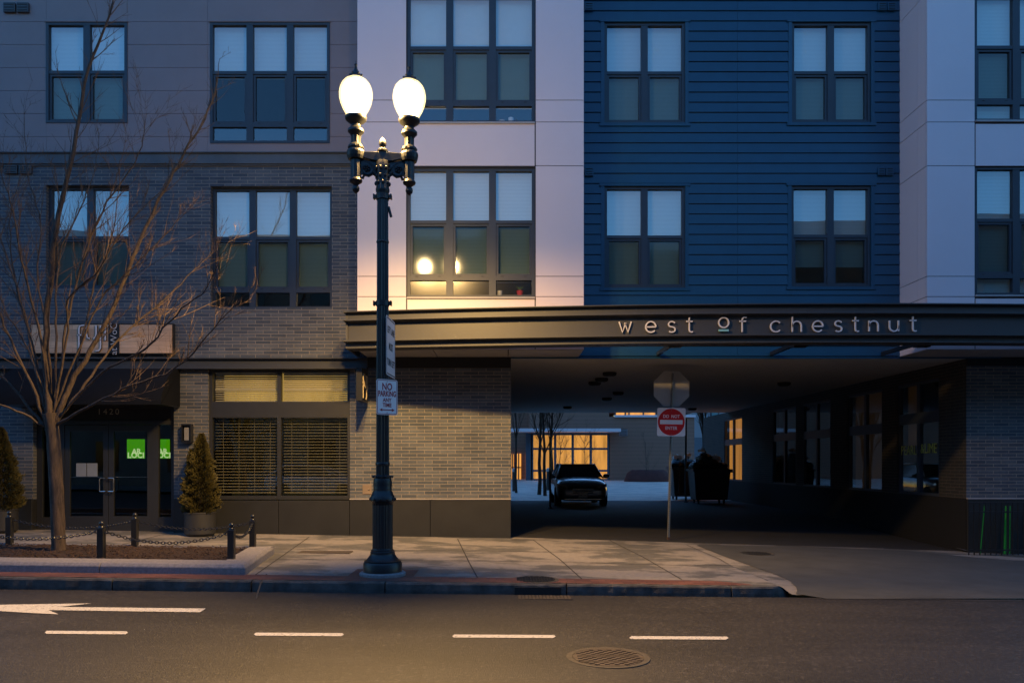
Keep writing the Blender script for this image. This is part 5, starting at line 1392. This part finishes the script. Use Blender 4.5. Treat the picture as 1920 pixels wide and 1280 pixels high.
for i, (x, y, z, s, lb) in enumerate(((7.2, 32.0, zB + .40, .22, 'pale waste carton on top of the rear dumpster at the left'), (7.5, 29.3, zA + .72, .15, 'pale waste carton on the highest bag of the heap'), (7.62, 32.1, zB + .46, .20, 'small pale carton beside the sign post on the rear heap'), (7.22, 28.65, zA + .42, .12, 'small pale carton on the front dumpster heap at the left'))):
    b = MB(); b.mbox(T((x, y, z)) @ Matrix.Rotation(i * .7, 4, 'Z') @ Matrix.Rotation(.2 * i - .3, 4, 'X'), s * 1.6, s, s * .6); b.mbox(T((x + .06, y - .05, z + s * .38)) @ Matrix.Rotation(i * .7, 4, 'Z') @ Matrix.Rotation(.6, 4, 'Y'), s * 1.0, s * .9, .012)
    tag(recentre(b.build('carton', M_paper)), lb, 'carton', 'waste cartons on the dumpsters')

# =================================================================== COURTYARD behind the underpass
FD = 60.0
XF = lambda px: PX(px, FD); ZF = lambda py: PZ(py, FD); g60 = ZF(900)
C = thing('courtyard_building', (XF(1130), FD, g60), 'brown sided low building with a glowing curtained glass front across the courtyard', 'building')
b = MB(); b.box(-50, XF(998), FD + 3.5, FD + 4, g60 - .3, 12); b.box(XF(998) - .2, XF(998), FD, FD + 4, g60 - .3, 12); b.box(XF(1142), XF(1302), FD, FD + 8, g60 - .3, ZF(781)); b.box(XF(998), XF(1142), FD, FD + .3, ZF(812), 12); b.box(XF(1142), XF(1302) , FD + .6, FD + 8, ZF(773), 14); b.box(XF(998), XF(1142), FD + 3, FD + 3.1, g60 - .2, ZF(812))
b.build('wall', M_brown, C)
f = MB()
for px in (998, 1041, 1074, 1108, 1141): f.box(XF(px) - .09, XF(px) + .09, FD + .0, FD + .2, g60, ZF(812))
for py in (813.5, 841, 882, 899): f.box(XF(998), XF(1142), FD + .01, FD + .19, ZF(py) - .08, ZF(py) + .08)
f.box(XF(998) - .5, XF(998) - .1, FD - .05, FD + .3, g60, ZF(806))
fw_ = f.build('glass_front', M_steelblue if False else plain('blue_steel_frame', (.05, .08, .12), .5), C)
b = MB(); b.quad((XF(998), FD + .7, g60), (XF(1142), FD + .7, g60), (XF(1142), FD + .7, ZF(812)), (XF(998), FD + .7, ZF(812))); b.build('curtain', M_lit, fw_, fix=False)
b = MB(); b.quad((XF(998), FD + .1, g60), (XF(1142), FD + .1, g60), (XF(1142), FD + .1, ZF(812)), (XF(998), FD + .1, ZF(812))); b.build('pane', M_clear, fw_, fix=False)
b = MB(); b.box(XF(955) - 4, XF(1157), FD - 2.0, FD + .0, ZF(811), ZF(805)); b.build('canopy_slab', M_white, C)
b = MB(); b.box(XF(1152), XF(1303), FD - .25, FD + .6, ZF(782), ZF(778)); b.build('ledge', M_white, C)
b = MB(); b.box(XF(1155), XF(1232), FD + .45, FD + .55, ZF(778), ZF(768)); up_ = b.build('upper_window', M_lit, C)
b = MB()
for px in (1155, 1174, 1181, 1208, 1232): b.box(XF(px) - .06, XF(px) + .06, FD + .40, FD + .448, ZF(778), ZF(768))
b.build('frame', M_frame, up_)
b = MB(); b.box(XF(1160.5), XF(1176), FD - .1, FD - .002, ZF(817), ZF(804)); v_ = b.build('vent', M_greypanel, C); b = MB()
for k in range(5): b.box(XF(1161.5), XF(1175), FD - .11, FD - .1, ZF(815.5 - k * 2.5), ZF(814.3 - k * 2.5))
b.build('vent_slot', M_black, v_)
# lit doors left of the glass front
for i, (a, c, e) in enumerate(((959, 963, 851), (968, 977, 850), (986, 992, 852))):
    b = MB(); yy = FD + 3.4; b.box(PX(a, yy), PX(c, yy), yy, yy + .05, g60, PZ(e, yy)); d_ = b.build('lit_door', M_lit, C); b = MB(); xm = PX((a + c) / 2, yy)
    b.box(xm - .05, xm + .05, yy - .06, yy, g60, PZ(e, yy)); b.box(PX(a, yy), PX(c, yy), yy - .06, yy, PZ(876, yy) - .05, PZ(876, yy) + .05); b.build('door_frame', M_frame, d_)
# blue-grey house behind, right
t = thing('rear_house', (PX(1320, 75), 75, .2), 'pale grey house wall with a teal window beyond the courtyard at right', 'building')
b = MB(); b.box(PX(1296, 75), PX(1420, 75), 75, 80, PZ(820, 75), 14); b.build('wall', M_farwall, t)
b = MB(); b.box(PX(1290, 75), PX(1420, 75), 74.9, 80, -.2, PZ(820, 75)); b.build('lower_wall', plain('far_blue_wall', (.10, .13, .16), .7), t)
b = MB(); b.box(PX(1332, 75), PX(1347, 75), 74.85, 74.99, PZ(813, 75), PZ(772, 75)); f_ = b.build('window', M_frame, t); b = MB(); b.box(PX(1333.5, 75), PX(1345.5, 75), 74.8, 74.84, PZ(811, 75), PZ(773, 75)); b.build('pane', plain('teal_glass', (.08, .2, .22), .3), f_)
t = thing('side_house', (PX(966, 72), 72, .2), 'pale house wall seen at the left edge of the underpass opening', 'building')
b = MB(); b.box(PX(940, 72) - 3, PX(976, 72), 72, 78, -.2, 12); b.build('wall', M_farwall, t); b = MB(); b.box(PX(959, 72), PX(965, 72), 71.9, 71.99, PZ(812, 72), PZ(782, 72)); b.build('window', M_frame, t)
# mound with low shrub
mc = Vector((PX(1215, 57), 57, gz(10, 57))); b = MB(); rng = random.Random(4)
b.sphere(mc, 1.0, 40, 20, (1.75, 1.4, 1.25)); b.v = [(v[0] + rng.uniform(-.06, .06), v[1], min(mc.z + .82 + rng.uniform(-.05, .05), max(v[2] + rng.uniform(-.04, .04), mc.z - .1))) for v in b.v]
tag(recentre(b.build('mulch_mound', M_mound, smooth=True)), 'reddish earth mound against the brown wall in the courtyard', 'mound')

def small_tree(name, x, d, h, label, seed, r0=.06, spread=.35, fork=.3, group=None):
    rng2 = random.Random(seed); g0 = gz(x, d); t = thing(name, (x, d, g0), label, 'tree', group)
    global rng; keep = rng; rng = rng2
    P = [Vector((x, d, g0 - .05))]; q = P[0]
    for i in range(8): q = q + Vector((rng2.uniform(-.05, .05), rng2.uniform(-.05, .05), h / 8)); P.append(q)
    b = MB(); b.tube(P, [r0 * (1 - .85 * i / 8) for i in range(9)], 8); b.build('trunk', M_bark, t, smooth=True)
    b = MB()
    for k in range(int(9 + h)):
        t_ = rng2.uniform(fork, .95); f_ = t_ * 8; i = min(7, int(f_)); s = P[i].lerp(P[i + 1], f_ - i)
        d_ = Vector((rng2.uniform(-1, 1) * spread, rng2.uniform(-1, 1) * spread, .8)).normalized()
        twig(b, s, d_, h * rng2.uniform(.25, .5), r0 * .35, 2)
    b.build('crown', M_twig, t, fix=False); rng = keep; return t
small_tree('courtyard_tree', PX(968, 38), 38, 6.5, 'slim bare tree closest to the brick corner in the courtyard', 1, .07)
small_tree('courtyard_tree', PX(1011, 36), 36, 6, 'slim bare tree left of the car, leftmost of the close group', 2, .10)
small_tree('courtyard_tree', PX(1022, 35), 35, 6, 'slim bare tree in the middle of the group left of the car', 3, .09)
small_tree('courtyard_tree', PX(1036, 34.5), 34.5, 6.2, 'forked bare tree directly left of the car with wide branches', 4, .09, .6)
small_tree('courtyard_shrub', PX(1048, 40), 40, 2.8, 'bare many stemmed shrub glowing against the lit curtain behind the car', 5, .03, .8, .05)
small_tree('courtyard_shrub', PX(1098, 45), 45, 3.0, 'bare shrub in front of the right half of the lit curtain', 9, .03, .9, .05)
small_tree('courtyard_shrub', mc.x - .3, 56.0, 3.0, 'thin bare shrub rising behind the mound by the brown wall', 6, .03, .8, .1)
small_tree('courtyard_tree', PX(1319, 36), 36, 6.5, 'slim bare tree rising behind the dumpsters at the right', 7, .11, .55)
# bollards and poles
def bollard(px, d, label):
    x = PX(px, d); g0 = gz(x, d); t = thing('bollard', (x, d, g0), label, 'bollard', 'courtyard bollards')
    b = MB(); b.lathe([(.10, 0), (.10, 1.0)], (x, d, g0), 16); b.build('shaft', M_steel, t); b = MB(); b.lathe([(.105, 1.0), (.105, 1.12), (.08, 1.17), (.02, 1.19)], (x, d, g0), 16); b.build('cap', M_white2, t, smooth=True)
bollard(964, 40, 'grey bollard with a pale cap beside the brick corner'); bollard(1028, 41, 'grey bollard with a pale cap among the slim trees')
for px, d, h, r, lb in ((1031.5, 25.8, 2.35, .035, 'thin black pole standing just left of the parked car'), (1286, 29.5, 3.2, .04, 'thin grey pole rising behind the rear dumpster')):
    x = PX(px, d); g0 = gz(x, d); b = MB(); b.lathe([(r * 2.2, 0), (r * 2.2, .03), (r, .05), (r, h), (r * .6, h + .02)], (x, d, g0), 12); tag(recentre(b.build('pole', M_blkpaint if d < 27 else M_steel, smooth=True)), lb, 'pole')

# =================================================================== houses across the street (behind the viewer, seen in the glass)
t = thing('opposite_building', (0, -13, 0), 'long flat roofed brick block on the opposite side of the street reflected in the windows', 'building')
b = MB(); rng = random.Random(21)
M_opp = brick_mat('opposite_brick', (.16, .13, .11), (.2, .16, .13), (.22, .2, .18))
x = -55
while x < 55:
    w_ = rng.uniform(6, 10); b.box(x, x + w_, -24, -13, -.5, rng.uniform(13.6, 15.8)); x += w_
b.build('wall', M_opp, t)
for i in range(26):
    for k in range(4):
        xx = -52 + i * 4.1; b = MB(); b.box(xx, xx + 1.4, -12.99, -12.96, 1 + k * 3.1, 2.8 + k * 3.1); b.build('window', M_carglass, t)
print('twigs', ntw[0], 'objects', len(bpy.data.objects))
